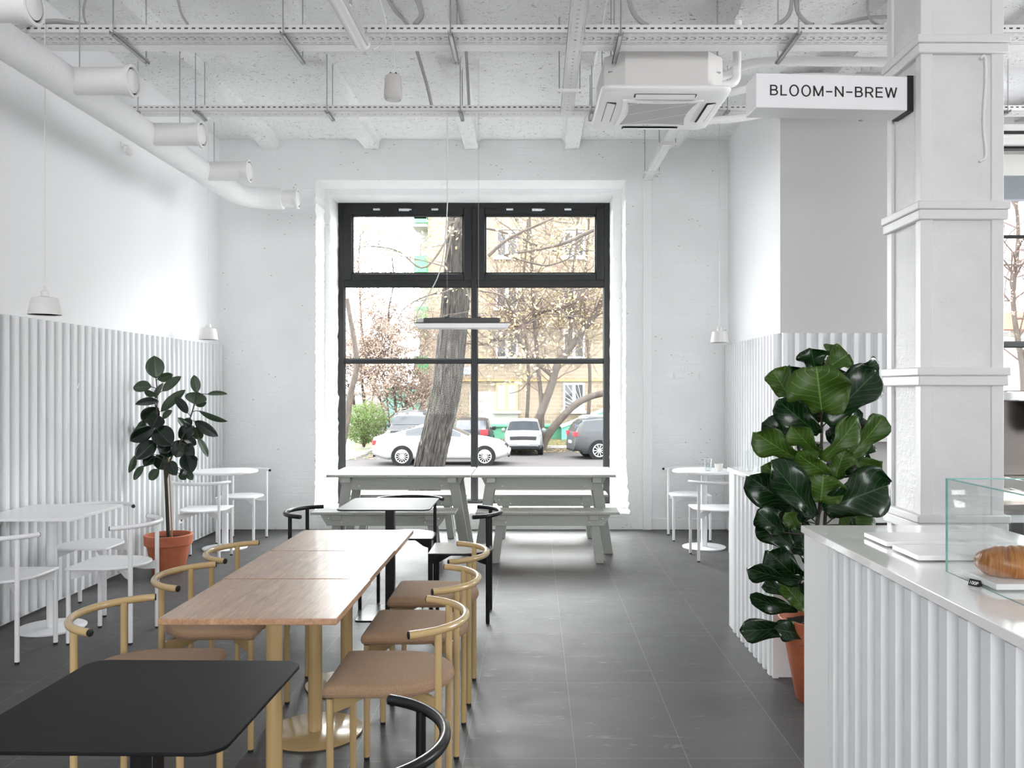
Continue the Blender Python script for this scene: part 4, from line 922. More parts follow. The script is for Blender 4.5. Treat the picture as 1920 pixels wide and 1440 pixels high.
RUB=[(475,340,455,97,190,0,1),(425,435,105,440,125,.5,1),(490,350,660,300,100,.4,1),(545,480,750,320,95,.5,1),(470,560,550,390,60,.9,1),(470,530,348,470,70,.7,1),
(505,590,250,625,85,.9,0),(530,700,795,465,105,.5,1),(815,720,675,540,95,.5,0),(500,660,330,810,185,.1,0),(500,740,430,880,190,.1,0),(345,795,100,940,85,.9,1),(360,800,190,950,85,.7,1),
(450,870,195,1020,165,.2,0),(470,880,655,1068,225,0,0),(545,770,655,690,70,.6,1),(465,1020,255,1218,180,.1,0),(760,1010,690,1198,190,.1,0),(610,1050,520,1150,140,.4,0),
(455,1175,345,1292,110,.4,0),(580,1160,505,1328,200,.1,0),(245,1175,165,1365,70,.7,1),(345,1288,235,1440,75,.6,1),(510,1330,400,1435,105,.4,1),(620,1240,700,1392,120,.3,0),
(795,1150,862,1368,178,0,0),(890,865,720,985,160,.3,0),(770,965,912,1060,120,.3,0),(900,870,955,1005,115,.3,1),(895,805,1147,968,120,.2,0),(940,692,1253,808,62,.9,1),
(893,622,930,490,220,.2,1),(915,498,885,305,103,.1,1),(1030,515,1248,512,52,1.0,1),(905,635,1022,600,60,.7,1),(800,880,710,765,75,.7,1),(862,850,760,795,110,.3,0),(925,985,1037,1192,70,.6,1),
(800,1060,895,1172,110,.3,0),(875,1175,917,1242,60,.6,0),(735,1360,795,1440,70,.5,1),(800,1350,872,1442,80,.3,1),(480,1000,525,1085,110,.5,1),(785,1330,740,1390,80,.5,0),
(600,1030,640,1140,130,.3,0),(560,1080,620,1200,150,.3,0)]
for k,(bx,by,tx,ty,w,roll,light) in enumerate(RUB):
    dy=(-.10 if not light else .04)+rl.uniform(-.09,.09); bxy=W1(bx,by,dy*.6); t=W1(tx,ty,dy+rl.uniform(-.05,.05))
    lim=XL+.06-rp.location.x; t.x=max(t.x,lim); bxy.x=max(bxy.x,lim)
    sgn=1 if rl.random()<.5 else -1; path=min((st1,st2,st3),key=lambda s:(nearest(s,bxy)-bxy).length)
    add_leaf(rp,'leaf',bxy,t,w/5.76*7.0/F/max(.45,math.cos(roll)),sgn*roll,G['rub_light' if light else 'rub_dark'],OVAL,.10+.1*rl.random(),.22,.1,k,stem_pt=nearest(path,bxy))
# fiddle leaf fig between the two counters
fp=empty('fiddle_leaf_fig',(1.40,4.12,0),0,'fiddle leaf fig in a tall terracotta pot between the two counters','potted plant')
pot(fp,.40,.200,.125,.10,fp)
def W2(zx,zy,dy=0.):
    v=P(zx/4+1340,zy/4+640,4.12+dy); return v-fp.location
def W3(zx,zy,dy=0.):
    v=P(zx/2.88+1340,zy/2.88+940,4.12+dy); return v-fp.location
fs1=catmull([Vector((0,0,.34)),W3(540,500),W2(770,1370),W2(790,1230,.01),W2(800,900),W2(803,540),W2(790,250)],9)
fs2=catmull([Vector((.03,.05,.34)),W2(830,1300,.08),W2(930,1000,.08),W2(960,700,.06),W2(965,550,.05)],8)
MB().tube(fs1,[lerp(.013,.0055,i/(len(fs1)-1)) for i in range(len(fs1))],10).build('stem',G['stem'],fp)
MB().tube(fs2,[lerp(.010,.005,i/(len(fs2)-1)) for i in range(len(fs2))],10).build('stem',G['stem'],fp)
# base, tip, apparent width (px of the note), roll, light side, outline, depth
FIG=[(W2,805,530,762,185,395,0,1,HEART,-.16),(W2,835,615,1215,225,265,.15,0,FIDDLE,-.10),(W2,785,690,470,440,210,.3,0,FIDDLE,-.12),(W2,570,445,430,215,185,.4,1,FIDDLE,.0),
(W2,700,400,560,180,170,.5,0,FIDDLE,.12),(W2,760,220,720,50,190,.2,0,FIDDLE,.02),(W2,850,200,1000,95,185,.2,1,FIDDLE,-.03),(W2,860,110,895,25,120,.4,1,FIDDLE,.10),
(W2,1040,230,1235,160,120,.4,0,FIDDLE,.12),(W2,620,740,352,608,150,.4,0,FIDDLE,.12),(W2,625,885,297,680,200,.3,1,FIDDLE,-.04),(W2,790,850,575,630,150,.5,1,FIDDLE,-.12),
(W2,808,890,1080,568,160,.5,1,FIDDLE,-.10),(W2,1015,865,1270,558,160,.4,1,FIDDLE,.0),(W2,960,770,1105,560,170,.3,0,FIDDLE,.14),(W2,1000,640,1060,512,110,.4,0,FIDDLE,.15),
(W2,770,890,640,740,150,.4,0,FIDDLE,.06),(W2,865,1000,615,838,140,.5,1,FIDDLE,-.14),(W2,905,1030,985,800,185,.3,1,FIDDLE,.02),(W2,1040,890,1258,945,110,.5,1,FIDDLE,.03),
(W2,815,1255,1320,1070,330,.1,0,FIDDLE,-.16),(W2,795,1205,815,1000,290,.1,1,HEART,-.14),(W2,752,1315,420,905,230,.25,0,FIDDLE,-.18),(W2,620,1265,255,1010,235,.2,0,FIDDLE,-.04),
(W2,640,1160,365,925,180,.4,1,FIDDLE,.02),(W2,690,1010,545,880,180,.3,1,FIDDLE,.08),(W2,510,1440,315,1265,170,.1,0,FIDDLE,-.12),(W2,610,1400,545,1285,105,.3,1,FIDDLE,-.16),
(W2,660,1370,560,1220,150,.4,0,FIDDLE,.0),(W2,960,1460,1110,1240,260,.2,1,FIDDLE,.04),(W2,1020,1385,1140,1345,90,.4,0,FIDDLE,.0),(W2,1090,870,1192,745,75,.6,0,FIDDLE,.06),
(W2,850,1000,878,850,120,.4,0,FIDDLE,.10),(W2,760,880,690,800,150,.4,0,FIDDLE,.12),(W2,900,820,1005,650,160,.3,0,FIDDLE,.12),(W2,680,470,760,620,150,.4,0,FIDDLE,.06),(W2,900,620,830,480,120,.4,0,FIDDLE,.08),
(W2,720,1330,640,1190,170,.4,0,FIDDLE,.10),(W2,900,1330,880,1180,150,.4,0,FIDDLE,.12),
(W2,760,1180,560,1060,200,.3,0,FIDDLE,.12),(W2,860,760,1010,560,180,.3,0,FIDDLE,.16),(W2,700,760,520,600,170,.3,0,FIDDLE,.16),(W2,860,1240,1100,1150,210,.3,0,FIDDLE,.10),(W2,930,1000,1120,830,190,.3,0,FIDDLE,.12),(W2,720,560,600,420,180,.3,0,FIDDLE,.14),(W2,780,330,900,180,190,.3,0,FIDDLE,.12),(W2,560,1330,430,1170,170,.3,0,FIDDLE,.06),(W2,880,420,1010,260,190,.3,0,FIDDLE,.12),(W3,520,330,430,210,120,.4,0,FIDDLE,.08),(W3,540,560,430,470,110,.4,0,FIDDLE,.08),
(W3,470,430,280,262,150,.15,0,FIDDLE,-.05),(W3,470,425,172,358,75,.8,0,FIDDLE,-.10),(W3,475,540,258,448,80,.7,0,FIDDLE,.0),(W3,490,590,365,440,105,.4,1,FIDDLE,-.06),
(W3,450,592,188,512,88,.5,0,FIDDLE,-.04),(W3,450,670,132,700,105,.4,0,FIDDLE,-.10),(W3,480,725,320,690,95,.3,0,FIDDLE,-.16),(W3,430,252,220,88,150,.1,0,FIDDLE,-.05),(W3,500,260,420,110,130,.4,0,FIDDLE,.0),(W3,520,480,600,330,150,.3,0,FIDDLE,.0)]
for k,(W,bx,by,tx,ty,w,roll,light,shp,dy) in enumerate(FIG):
    sc_=4 if W is W2 else 2.88
    b=W(bx,by,dy*.7); t=W(tx,ty,dy+rl.uniform(-.05,.05)); sgn=1 if rl.random()<.5 else -1
    path=min((fs1,fs2),key=lambda s:(nearest(s,b)-b).length)
    add_leaf(fp,'leaf',b,t,w*1.13/sc_*4.12/F/max(.5,math.cos(roll)),sgn*roll,G['fig_light' if light else 'fig_dark'],shp,.12+.14*rl.random(),.22,2.0,100+k,stem_pt=nearest(path,b))
# ------------------------------------------------------------------ street outside
ZG=-1.25
struct(MB().box(-60,60,10.1,120,ZG-.3,ZG).build('road',G['asphalt']))
kb=MB(); lw=MB()
def gp(px,py): d=(HC-ZG)*F/(py-CY); return ((px-CX)*d/F,d)
lp=[(-40,33.0),gp(650,862),gp(676,854),gp(704,845),(-6.6,40.5),(14,40.5),(40,38.5),(40,50),(-40,50)]
lawn=MB().prism(lp,ZG-.05,ZG+.05).build('lawn',G['lawn']); tag(lawn,'patchy autumn lawn in front of the brick apartment block','lawn',kind='structure')
for a,b in zip(lp[:6],lp[1:7]): kb.bar((a[0],a[1],ZG+.03),(b[0],b[1],ZG+.03),.16,.16)
tag(kb.build('kerb',G['render']),kind='structure')
rg=random.Random(8)
lv=MB()
for k in range(2600):
    if rg.random()<.65: x,y=rg.uniform(-1,9),rg.uniform(37.5,46)
    else: x,y=rg.uniform(-14,-5),rg.uniform(33.5,44)
    s=rg.uniform(.05,.12); a=rg.uniform(0,6.3); z=ZG+.065+rg.random()*.03 if y>40.3 else ZG+.008+rg.random()*.01
    c,d=math.cos(a)*s,math.sin(a)*s
    lv.add([(x-c,y-d,z),(x+d*.6,y-c*.6,z+.03),(x+c,y+d,z+.01),(x-d*.6,y+c*.6,z+.02)],[(0,1,2,3)])
tag(lv.build('fallen_leaves',G['leaf_yel'],fix=False,flat=True),'yellow fallen leaves scattered over the lawn and kerb','leaves',kind='stuff')
# ------------------------------------------------------------------ brick apartment block
YF=48.0; q=YF/F
def fx(px): return (px-CX)*q
def fz(py): return HC-(py-CY)*q
ab=empty('apartment_building',(2,YF,ZG),0,'pale yellow brick apartment block with green plinth across the street','building')
bx=lambda x0,x1,y0,y1,z0,z1:MB().box(x0-2,x1-2,y0-YF,y1-YF,z0-ZG,z1-ZG)
bx(fx(802),17,YF,YF+12,ZG,21).build('wall',G['ybrick'],ab)
bx(fx(800),17,YF-.35,YF,ZG,fz(802)).build('plinth',G['green_plinth'],ab); bx(fx(800),17,YF-.45,YF,fz(802),fz(795)).build('plinth_ledge',G['green_plinth'],ab,bevel=.08)
bx(fx(880),fx(971),YF-.03,YF,fz(796),fz(734)).build('plaster_patch',G['render'],ab)
bx(fx(803),17,YF-.14,YF-.04,fz(714.2),fz(712)).build('gas_pipe',G['ochre'],ab)
mb=MB(); a=[(fx(1052),fz(800)),(fx(1160),fz(757)),(fx(1160),ZG),(fx(1052),ZG)]; mb.prism(a,YF-1.6,YF-.4,lambda x,y,z:(x-2,z-YF,y-ZG)); mb.build('stair_wall',G['teal'],ab)
mb=MB(); mb.bar((fx(1050)-2,-1.0,fz(800)-ZG+.05),(fx(1160)-2,-1.0,fz(757)-ZG+.05),1.4,.12); mb.build('stair_coping',G['render'],ab)
for row,(y0,y1) in enumerate(((718,770),(623,672),(528,577),(433,482),(338,387))):
    for col,(xa,xb) in enumerate(((930,971),(1056,1096),(1180,1220),(1305,1345),(1430,1470))):
        fm='yellow_frame' if (row,col)==(0,0) else 'pvc'
        X0,X1,Z0,Z1=fx(xa),fx(xb),fz(y1),fz(y0); m=MB(); xm=(X0+X1)/2
        for u in ((X0,X0+.1,Z0+.1,Z1-.1),(X1-.1,X1,Z0+.1,Z1-.1),(xm-.09,xm+.09,Z0+.1,Z1-.1),(X0,X1,Z1-.1,Z1),(X0,X1,Z0,Z0+.1)): m.box(u[0]-2,u[1]-2,-.07,.02,u[2]-ZG,u[3]-ZG)
        wn=m.build('window',G[fm],ab)
        MB().box(X0+.08-2,X1-.08-2,-.035,-.02,Z0+.08-ZG,Z1-.08-ZG).build('pane',G['curtain' if (row,col)==(0,0) else 'dark_glass'],wn)
        MB().box(X0-.15-2,X1+.15-2,-.2,.0,Z0-.16-ZG,Z0-ZG).build('window_ledge',G['render'],wn); MB().box(X0-.25-2,X1+.3-2,-.08,.0,Z1+.07-ZG,Z1+.15-ZG).build('lintel',G['render'],wn)
        if row==0 and col>=1:
            m=MB()
            for k in range(9):
                aa=R(4+k*10.5); L=min((X1-X0)*.96/max(.05,math.cos(aa)),(Z1-Z0)*.96/max(.05,math.sin(aa)))
                m.bar((X1-.05-2,-.12,Z0+.03-ZG),(X1-.05-2-L*math.cos(aa),-.12,Z0+.03-ZG+L*math.sin(aa)),.022,.022,(0,1,0))
            m.build('window_grille',G['pvc'],wn)
for y0,y1 in ((404,420),(480,512),(575,610),(668,703),(385,395)):
    if y0>=400: pass
    bx(fx(777),fx(802),YF-.3,YF+1.6,fz(y1),fz(y0)).build('balcony',G['balcony'],ab,bevel=.03)
    bx(fx(774),fx(802),YF-.4,YF+1.6,fz(y1+7),fz(y1+2)).build('balcony_slab',G['render'],ab)
bx(fx(781),fx(802),YF+1.2,YF+4,ZG,21).build('balcony_back_wall',G['render'],ab)
for py in (360,): bx(fx(777),fx(802),YF-.3,YF+1.6,fz(412),fz(380)).build('balcony',G['balcony'],ab)
hs=MB().box(fx(868)-2,fx(885)-2,-.08,-.03,fz(702)-ZG,fz(688)-ZG).build('house_sign',simple('pale blue enamel',(.22,.36,.72),.5),ab)
t=text_obj('house_number','10',G['pvc'],.40,hs,.004); t.rotation_euler=(PI/2,0,0); t.location=(fx(879)-2,-.085,fz(695)-ZG)
# plainer block beyond the far right window and a garage behind the trees
b2=empty('pale_apartment_block',(27,46,ZG),0,'bright pale apartment block glimpsed through the far right window','building')
MB().box(-6.5,14,0,10,0,17).build('wall',G['render'],b2)
for i in range(6):
    for j in range(5):
        w_=MB().box(-5.6+i*3,-4.2+i*3,-.06,.02,1.6+j*2.9,3.1+j*2.9).build('window',G['pvc'],b2); MB().box(-5.5+i*3,-4.3+i*3,-.08,-.06,1.7+j*2.9,3.0+j*2.9).build('pane',G['curtain'],w_)
    MB().box(-6.4+i*3,-3.6+i*3,-1.0,0,6.0,6.9).build('balcony',G['terra'] if i%2 else G['render'],b2)
gr=empty('garage',(-9.4,62,ZG),0,'teal garage behind the bare shrubs, left of the oak trunk','garage'); MB().box(-1.6,1.3,0,4,0,3.0).build('wall',G['teal'],gr); MB().box(-1.8,1.5,-.2,4.2,3.0,3.15).build('roof',G['render'],gr)
lb=empty('low_building',(-17,66,ZG),0,'low white building far behind the bush at the left','building'); MB().box(-9,5.5,0,4,0,2.5).build('wall',G['render'],lb); MB().box(-9.2,5.7,-.2,4.2,2.5,2.7).build('roof',G['ac_body'],lb)
aw=empty('shop_awning',(5.9,9.4,3.62),0,'grey fascia of the awning outside the far right window','awning'); MB().box(-1.6,1.6,0,.12,.0,.26).build('fascia',G['awning'],aw); MB().box(-1.6,1.6,-.845,.0,.26,.30).build('roof',G['render'],aw)
# ------------------------------------------------------------------ trees
def twigs(rg,path,levels,mb,leaf,lmax,r0,spread=.8,up=.25,n0=6,lsz=.05,lprob=.5,yspread=1.):
    """branching wood grown from a guide path; returns nothing, fills meshes"""
    def grow(p,d,L,r,lev):
        n=4; pts=[p]; dd=Vector(d)
        for k in range(n):
            dd=(dd+Vector((rg.gauss(0,.22),rg.gauss(0,.22)*yspread,rg.gauss(0,.18)+up*.12))).normalized(); pts.append(pts[-1]+dd*L/n)
        mb.tube(pts,[lerp(r,r*.45,k/n) for k in range(n+1)],5 if r>.02 else 3,False)
        if lev>0:
            for k in range(rg.randint(2,4) if lev>1 else rg.randint(2,5)):
                i=rg.randint(1,n); dn=(dd+Vector((rg.gauss(0,spread),rg.gauss(0,spread)*yspread,rg.gauss(up*.5,spread*.7)))).normalized()
                grow(pts[i],dn,L*rg.uniform(.45,.75),r*.55,lev-1)
        if lev<=1:
            for q in pts[1:]:
                if rg.random()<lprob: leaf.append(q+Vector((rg.gauss(0,.06),rg.gauss(0,.06),rg.gauss(-.02,.05))))
    m=len(path)
    for k in range(n0):
        i=rg.uniform(.25,1)*(m-1); i0=int(min(m-2,i)); p=path[i0].lerp(path[i0+1],i-i0)
        t=(path[min(m-1,i0+1)]-path[i0]).normalized(); d=(t*.5+Vector((rg.gauss(0,1),rg.gauss(0,1)*yspread,rg.uniform(-.1,.8)))).normalized()
        grow(p,d,lmax*rg.uniform(.6,1),r0,levels)
def leaf_cloud(pts,rg,s0,s1,name,mat,parent):
    mb=MB()
    for p in pts:
        s=rg.uniform(s0,s1); a=Vector((rg.gauss(0,1),rg.gauss(0,1),rg.gauss(0,1))).normalized(); b=a.orthogonal().normalized()*.7
        mb.add([p-a*s,p+b*s,p+a*s,p-b*s],[(0,1,2,3)])
    o=mb.build(name,mat,parent,fix=False,flat=True); o['kind']='stuff'; return o
def px_path(pts,d,n=6):
    return catmull([P(x,y,d+(z if True else 0)) for x,y,z in [(q+(0,))[:3] for q in pts]],n)
def tree(label,name,trunks,lev,n0,lmax,r0,leafmat,lsz,lprob,seed,bark='bark2',guide=None,up=.25,ntr=10,spread=.8,yspread=1.,rbase=None):
    rg=random.Random(seed); b=trunks[0][0][0]; root=empty(name,(b.x,b.y,b.z),0,label,'tree'); off=Vector(b)
    for path,ra,rb in trunks:
        n=len(path); MB().tube([p-off for p in path],[lerp(ra,rb,(i/(n-1))**.8) for i in range(n)],ntr).build('trunk',G[bark],root,ang=70)
    mb=MB(); lf=[]
    for path,ra,rb in (guide or trunks): twigs(rg,[p-off for p in path],lev,mb,lf,lmax,r0,spread,up,n0,lsz,lprob,yspread)
    mb.build('branches',G['twig'] if bark!='bark' else G['bark2'],root,fix=False)
    if lf: leaf_cloud(lf,rg,lsz*.6,lsz*1.3,'leaves',G[leafmat],root)
    return root
D0=16.0
tr=px_path([(778,1010),(786,960),(797,915),(806,868),(818,815),(833,750),(841,700),(847,640),(853,580),(857,530),(862,460),(868,380),(872,300),(874,200)],D0,8)
big=tree('thick furrowed trunk of an old leaning tree close outside the big window','old_tree',[(tr,.30,.23)],0,0,1,.02,'leaf_yg',.06,.3,1,'bark',ntr=16)
def oak_trunk():
    pth=[p-big.location for p in catmull(tr,4)]; n=len(pth); m=120; vs=[]
    for i,p in enumerate(pth):
        r=lerp(.30,.23,i/(n-1))*.96; z=p.z
        for k in range(m):
            a=2*PI*k/m; q=Vector((math.cos(a)*2.4,math.sin(a)*2.4,z*.55)); w=mnoise.noise(q*1.7)*.9; rid=abs(mnoise.noise(Vector((math.cos(a)*3.1+w*.5,math.sin(a)*3.1,z*.42))*2.3)); rid2=abs(mnoise.noise(Vector((math.cos(a)*6,math.sin(a)*6+w,z*1.6))*1.9))
            rr=r+.040*min(1,rid*4.5)+.016*min(1,rid2*3)-.03; vs.append((p.x+rr*math.cos(a),p.y+rr*math.sin(a),p.z))
    return MB().add(vs,[(i*m+k,i*m+(k+1)%m,(i+1)*m+(k+1)%m,(i+1)*m+k) for i in range(n-1) for k in range(m)])
bpy.data.objects.remove(big.children[0]); oak_trunk().build('trunk',G['bark'],big,ang=180)
for c_ in list(big.children):
    if c_.name.startswith('branches'): bpy.data.objects.remove(c_)
# overhead limbs and twigs of the old tree
rg=random.Random(21); limbs=[]
for pts,d,r in (([(872,380),(850,430),(835,492)],15.2,.03),([(866,400),(800,500),(745,470),(690,462),(668,470)],15.4,.022),([(835,500),(790,488),(740,478),(700,474)],15.0,.012),
   ([(875,470),(900,430),(960,440),(1040,470),(1100,440),(1130,400)],17.5,.03),([(915,480),(950,450),(1000,425),(1060,400)],15.8,.035),([(1115,430),(1060,455),(1010,468),(945,478)],16.0,.04),([(945,478),(1015,497),(1055,490),(1095,470),(1140,475)],16.2,.02),
   ([(862,520),(840,545),(800,555),(762,575),(745,600)],15.3,.018),([(868,500),(880,560),(905,600),(940,650),(960,690)],15.0,.014),([(1020,540),(1060,590),(1090,640),(1120,700)],18,.015),([(900,545),(950,560),(985,620),(1000,700)],17,.016),([(1130,520),(1100,540),(1050,545),(990,530),(930,545)],17,.02)):
    limbs.append((px_path(pts,d,6),r,r*.4))
off=big.location; mb=MB(); lf=[]
for path,ra,rb in limbs:
    n=len(path); mb.tube([p-off for p in path],[lerp(ra,rb,i/(n-1)) for i in range(n)],7)
    twigs(rg,[p-off for p in path],2,mb,lf,.75,.008,.8,.0,7,.05,.22)
mb.build('limbs',G['bark2'],big,fix=False); leaf_cloud(lf,rg,.022,.05,'leaves',G['leaf_yg'],big)
DT=40.0
A=px_path([(1012,842),(1004,805),(1016,770),(1034,722),(1046,683),(1071,650),(1099,612),(1114,592),(1140,540),(1160,480)],DT)
B=px_path([(1016,842),(1017,815),(1015,756),(1010,700),(1006,650),(1002,602),(999,546),(996,480),(992,400),(990,320)],DT)
Cc=px_path([(1016,842),(1024,822),(1036,804),(1056,780),(1078,759),(1099,747),(1120,740),(1160,733),(1210,722)],DT-.6)
A2=px_path([(1068,655),(1070,610),(1074,580),(1072,530),(1080,460),(1085,380)],DT)
A3=px_path([(1037,705),(1010,682),(985,655),(972,635),(962,600),(950,560)],DT)
A4=px_path([(1002,600),(975,612),(945,628),(915,642),(895,648)],DT); A5=px_path([(1003,590),(1030,582),(1058,590),(1075,600)],DT)
E1=px_path([(1009,690),(990,715),(975,732),(955,738)],DT-.5)
gd=[(A,.2,.1),(B,.1,.05),(A2,.1,.05),(A3,.1,.05),(A4,.08,.03),(A5,.05,.03)]
tree('branching grey tree with leaning trunks right of the silver car','street_tree',[(A,.24,.13),(B,.125,.07),(Cc,.21,.14),(A2,.12,.05),(A3,.13,.06),(A4,.09,.03),(A5,.08,.04),(E1,.05,.02)],4,21,2.6,.030,'leaf_yg',.045,.085,4,guide=gd,up=.15,yspread=.7)
T3=px_path([(742,830),(741,760),(736,700),(734,660),(738,640),(731,622),(729,580),(738,530),(735,480)],43)
T4=px_path([(690,835),(684,760),(676,690),(680,640),(677,600),(675,554),(672,500),(676,440)],44)
T5=px_path([(728,830),(718,770),(706,720),(696,680)],43.5); T6=px_path([(732,830),(728,770),(722,720),(716,670)],43); T7=px_path([(735,830),(752,780),(766,745),(775,715)],42.5); T8=px_path([(740,830),(760,800),(784,770),(795,740)],42)
tree('bare reddish shrubby tree with several stems behind the dark off-roader','shrub_tree',[(T3,.085,.03),(T5,.06,.02),(T6,.06,.02),(T7,.055,.02),(T8,.05,.02)],4,17,2.5,.024,'leaf_tan',.050,.42,5,up=.3)
tree('bare leafy tree rising behind the green bush at the left','shrub_tree',[(T4,.10,.03),(px_path([(690,835),(668,770),(655,730),(640,690)],44),.06,.02),(px_path([(688,835),(700,740),(712,690),(722,640)],43.6),.05,.02)],4,22,2.6,.024,'leaf_tan',.050,.45,6,up=.3)
T9=px_path([(640,842),(650,790),(657,740),(668,690),(664,640),(650,560)],36)
tree('dark leaning trunk cut by the left edge of the big window','leaning_tree',[(T9,.16,.1)],3,6,2.0,.03,'leaf_tan',.05,.4,7)
for px_,d,sd,l in ((985,45,31,'pale background tree before the upper windows of the brick block'),(1100,44.5,32,'background tree before the brick block at the right edge of the window')):
    tr_=px_path([(px_,830),(px_+6,700),(px_-5,560),(px_+4,420),(px_,280)],d); tree(l,'background_tree',[(tr_,.12,.04)],4,22,3.0,.022,'leaf_yg' if sd==32 else 'leaf_tan',.05,.22,sd,up=.1,yspread=.25)
tr_=[Vector((19.5,34,ZG)),Vector((19.6,34,2)),Vector((19.2,34,5)),Vector((19.4,34,8)),Vector((19.0,34,11))]
tree('pale bare tree outside the far right window','window_tree',[(catmull(tr_,6),.16,.05)],4,34,3.2,.04,'leaf_tan',.05,.3,33)
# green bush on the lawn
bu=empty('bush',(-7.95,39.5,ZG+.05),0,'leafy green bush on the lawn at the left of the window','bush'); rg=random.Random(9); mb=MB(); lf=[]
for k in range(26):
    a=rg.uniform(0,6.3); tip=Vector((math.cos(a)*rg.uniform(.3,1.0),math.sin(a)*rg.uniform(.2,.8),rg.uniform(1.0,2.1))); pts=catmull([Vector((0,0,0))+tip*.05,Vector((tip.x*.35,tip.y*.35,tip.z*.6)),tip],4)
    mb.tube(pts,[lerp(.022,.006,i/(len(pts)-1)) for i in range(len(pts))],4,False)
for k in range(8000):
    u=Vector((rg.gauss(0,1),rg.gauss(0,1),rg.gauss(0,1))).normalized(); rr_=rg.random()**.3; p=Vector((u.x*1.12*rr_,u.y*.85*rr_,1.18+u.z*.98*rr_)); lf.append(p*(1+.12*mnoise.noise(p*2.2)))
mb.build('stems',G['twig'],bu,fix=False); leaf_cloud(lf,rg,.02,.045,'leaves',G['leaf_green'],bu)
# ------------------------------------------------------------------ cars (local: +x forward, z up)
def car(name,label,loc,rz,L,Wd,top,belt,wheels,wr,paint,cab,rearlamp=None,spokes=12,plate=None,lowtrim=False,rails=False,cabw=.72,tail=(.62,.80),glass_front=None,glass_rear=None,side=None,nose=.16):
    r=empty(name,loc,rz,label,'car'); W=Wd/2
    def hw(x):
        a=min(x,L-x); return W*(1-nose*max(0,1-a/.75)**2.2)
    def sect(x,t):
        zt=interp(top,x); zb0=.22+.16*max(0,1-min(x,L-x)/.5); zl=min(interp(belt,x),zt-.03); w=hw(x); cabr=max(0,min(1,(zt-zl)/.4)); rw=w*lerp(.90,cabw,cabr); zt2=zt
        p=[(0,zb0),(w*.86,zb0),(w*.975,zb0+.10),(w,lerp(zb0,zl,.55)),(w*.955,zl),(rw,lerp(zl,zt2,.90)),(rw*.80,lerp(zl,zt2,.985)),(0,zt2+.012)]
        i=min(6,int(t)); f=t-i; return lerp(p[i][0],p[i+1][0],f),lerp(p[i][1],p[i+1][1],f)
    nx=90; mb=MB()
    xs=[L*(.5-.5*math.cos(PI*i/nx)) for i in range(nx+1)]
    def bf(u,v):
        x=xs[int(round(u*nx))]; t=v*28; s=1 if t<=14 else -1; tt=t/2 if t<=14 else (28-t)/2; y,z=sect(x,tt); return (x-L/2,-y*s,z)
    mb.grid(bf,nx,28)
    mb.f.append(tuple(range(28))); mb.f.append(tuple(nx*29+k for k in range(28)))
    body=mb.build('body',G[paint],r,ang=50)
    def patch(nm,x0,x1,t0,t1,mat,sides=(1,-1),off=.006,nu=14,nv=6,fx_=None):
        for s in sides:
            m=MB()
            def pf(u,v):
                x=lerp(x0,x1,u); t=lerp(t0,t1,v); y,z=sect(x,t); e=.01; y1,z1=sect(x,min(7,t+e)); y0_,z0_=sect(x,max(0,t-e)); ny,nz=(z1-z0_),-(y1-y0_); l=math.hypot(ny,nz) or 1
                xo=0
                return (x-L/2+xo,-(y+ny/l*off)*s,z-(-nz/l*off if False else -0)+(-nz/l*0)+(off if t>4.5 else 0))
            m.grid(pf,nu,nv); m.build(nm,G[mat],r,fix=True)
    cx0,cx1,wx0,wx1,rx0,rx1=cab      # side glass from-to, windscreen from-to, rear screen from-to
    m_=(cx0+cx1)/2
    if side is None: side=[(cx0,m_-.04),(m_+.04,cx1)]
    for a,b in side: patch('side_window',a,b,4.10,4.92,'car_glass')
    for nm,a,b in (('windscreen',wx0,wx1),('rear_screen',rx0,rx1)):
        m=MB()
        def pf(u,v,a=a,b=b):
            x=lerp(a,b,u); s=v*2-1; t=lerp(7,5.15,abs(s)); y,z=sect(x,t); k=.008 if nm=='windscreen' else -.008; return (x-L/2+k,-y*(1 if s<0 else -1),z+.010)
        m.grid(pf,14,16); m.build(nm,G['car_glass'],r)
    # end faces carry lamps, grille and plates as shallow solids
    def slab(nm,x,y0,y1,z0,z1,mat,dx=.03,par=None,bev=.01): return MB().box(min(x,x+dx)-L/2,max(x,x+dx)-L/2,y0,y1,z0,z1).build(nm,G[mat],par or r,bevel=bev)
    zn=interp(top,L-.02); zr=interp(top,.02)
    for s in (-1,1):
        patch('headlamp',L-.42,L-.13,4.15,5.35,'clear_lamp',(s,),.012)
        y0,y1=sorted((s*W*.48,s*W*.88)); slab('tail_lamp',.0,y0,y1,tail[0],tail[1],'red_lamp',.16)
        mr=MB(); mr.lathe([(0,-.05),(.07,-.045),(.10,.0),(.085,.06),(0,.075)],14,(wx0-L/2+.12,s*(W+.045),interp(belt,wx0)+.06),'x'); mr.build('mirror',G[paint if paint!='car_white' else 'car_white'],r)
    m=MB()
    def gf(u,v):
        x=lerp(L-.20,L-.075,u); q=v*2-1; y,z=sect(x,lerp(7,5.75,abs(q))); return (x-L/2+.012,-y*(1 if q<0 else -1),z+.010)
    m.grid(gf,6,10); m.build('grille',G['trim_dark'],r)
    slab('bumper_intake',L-.06,-W*.72,W*.72,.30,.42,'trim_dark',.065); slab('rear_bumper_trim',.0-.006,-W*.7,W*.7,.30,.40,'trim_dark',.05)
    pl=slab('number_plate',L-.005,-.26,.26,.47,.58,'pvc',.022,None,.003)
    if plate:
        tx=text_obj('lettering',plate,G['ink'],.115,pl,.001,1.05); tx.rotation_euler=(PI/2,0,PI/2); tx.location=(L/2+.0185,0,.525)
    slab('number_plate',-.018,-.26,.26,.62,.73,'pvc',.02,None,.003)
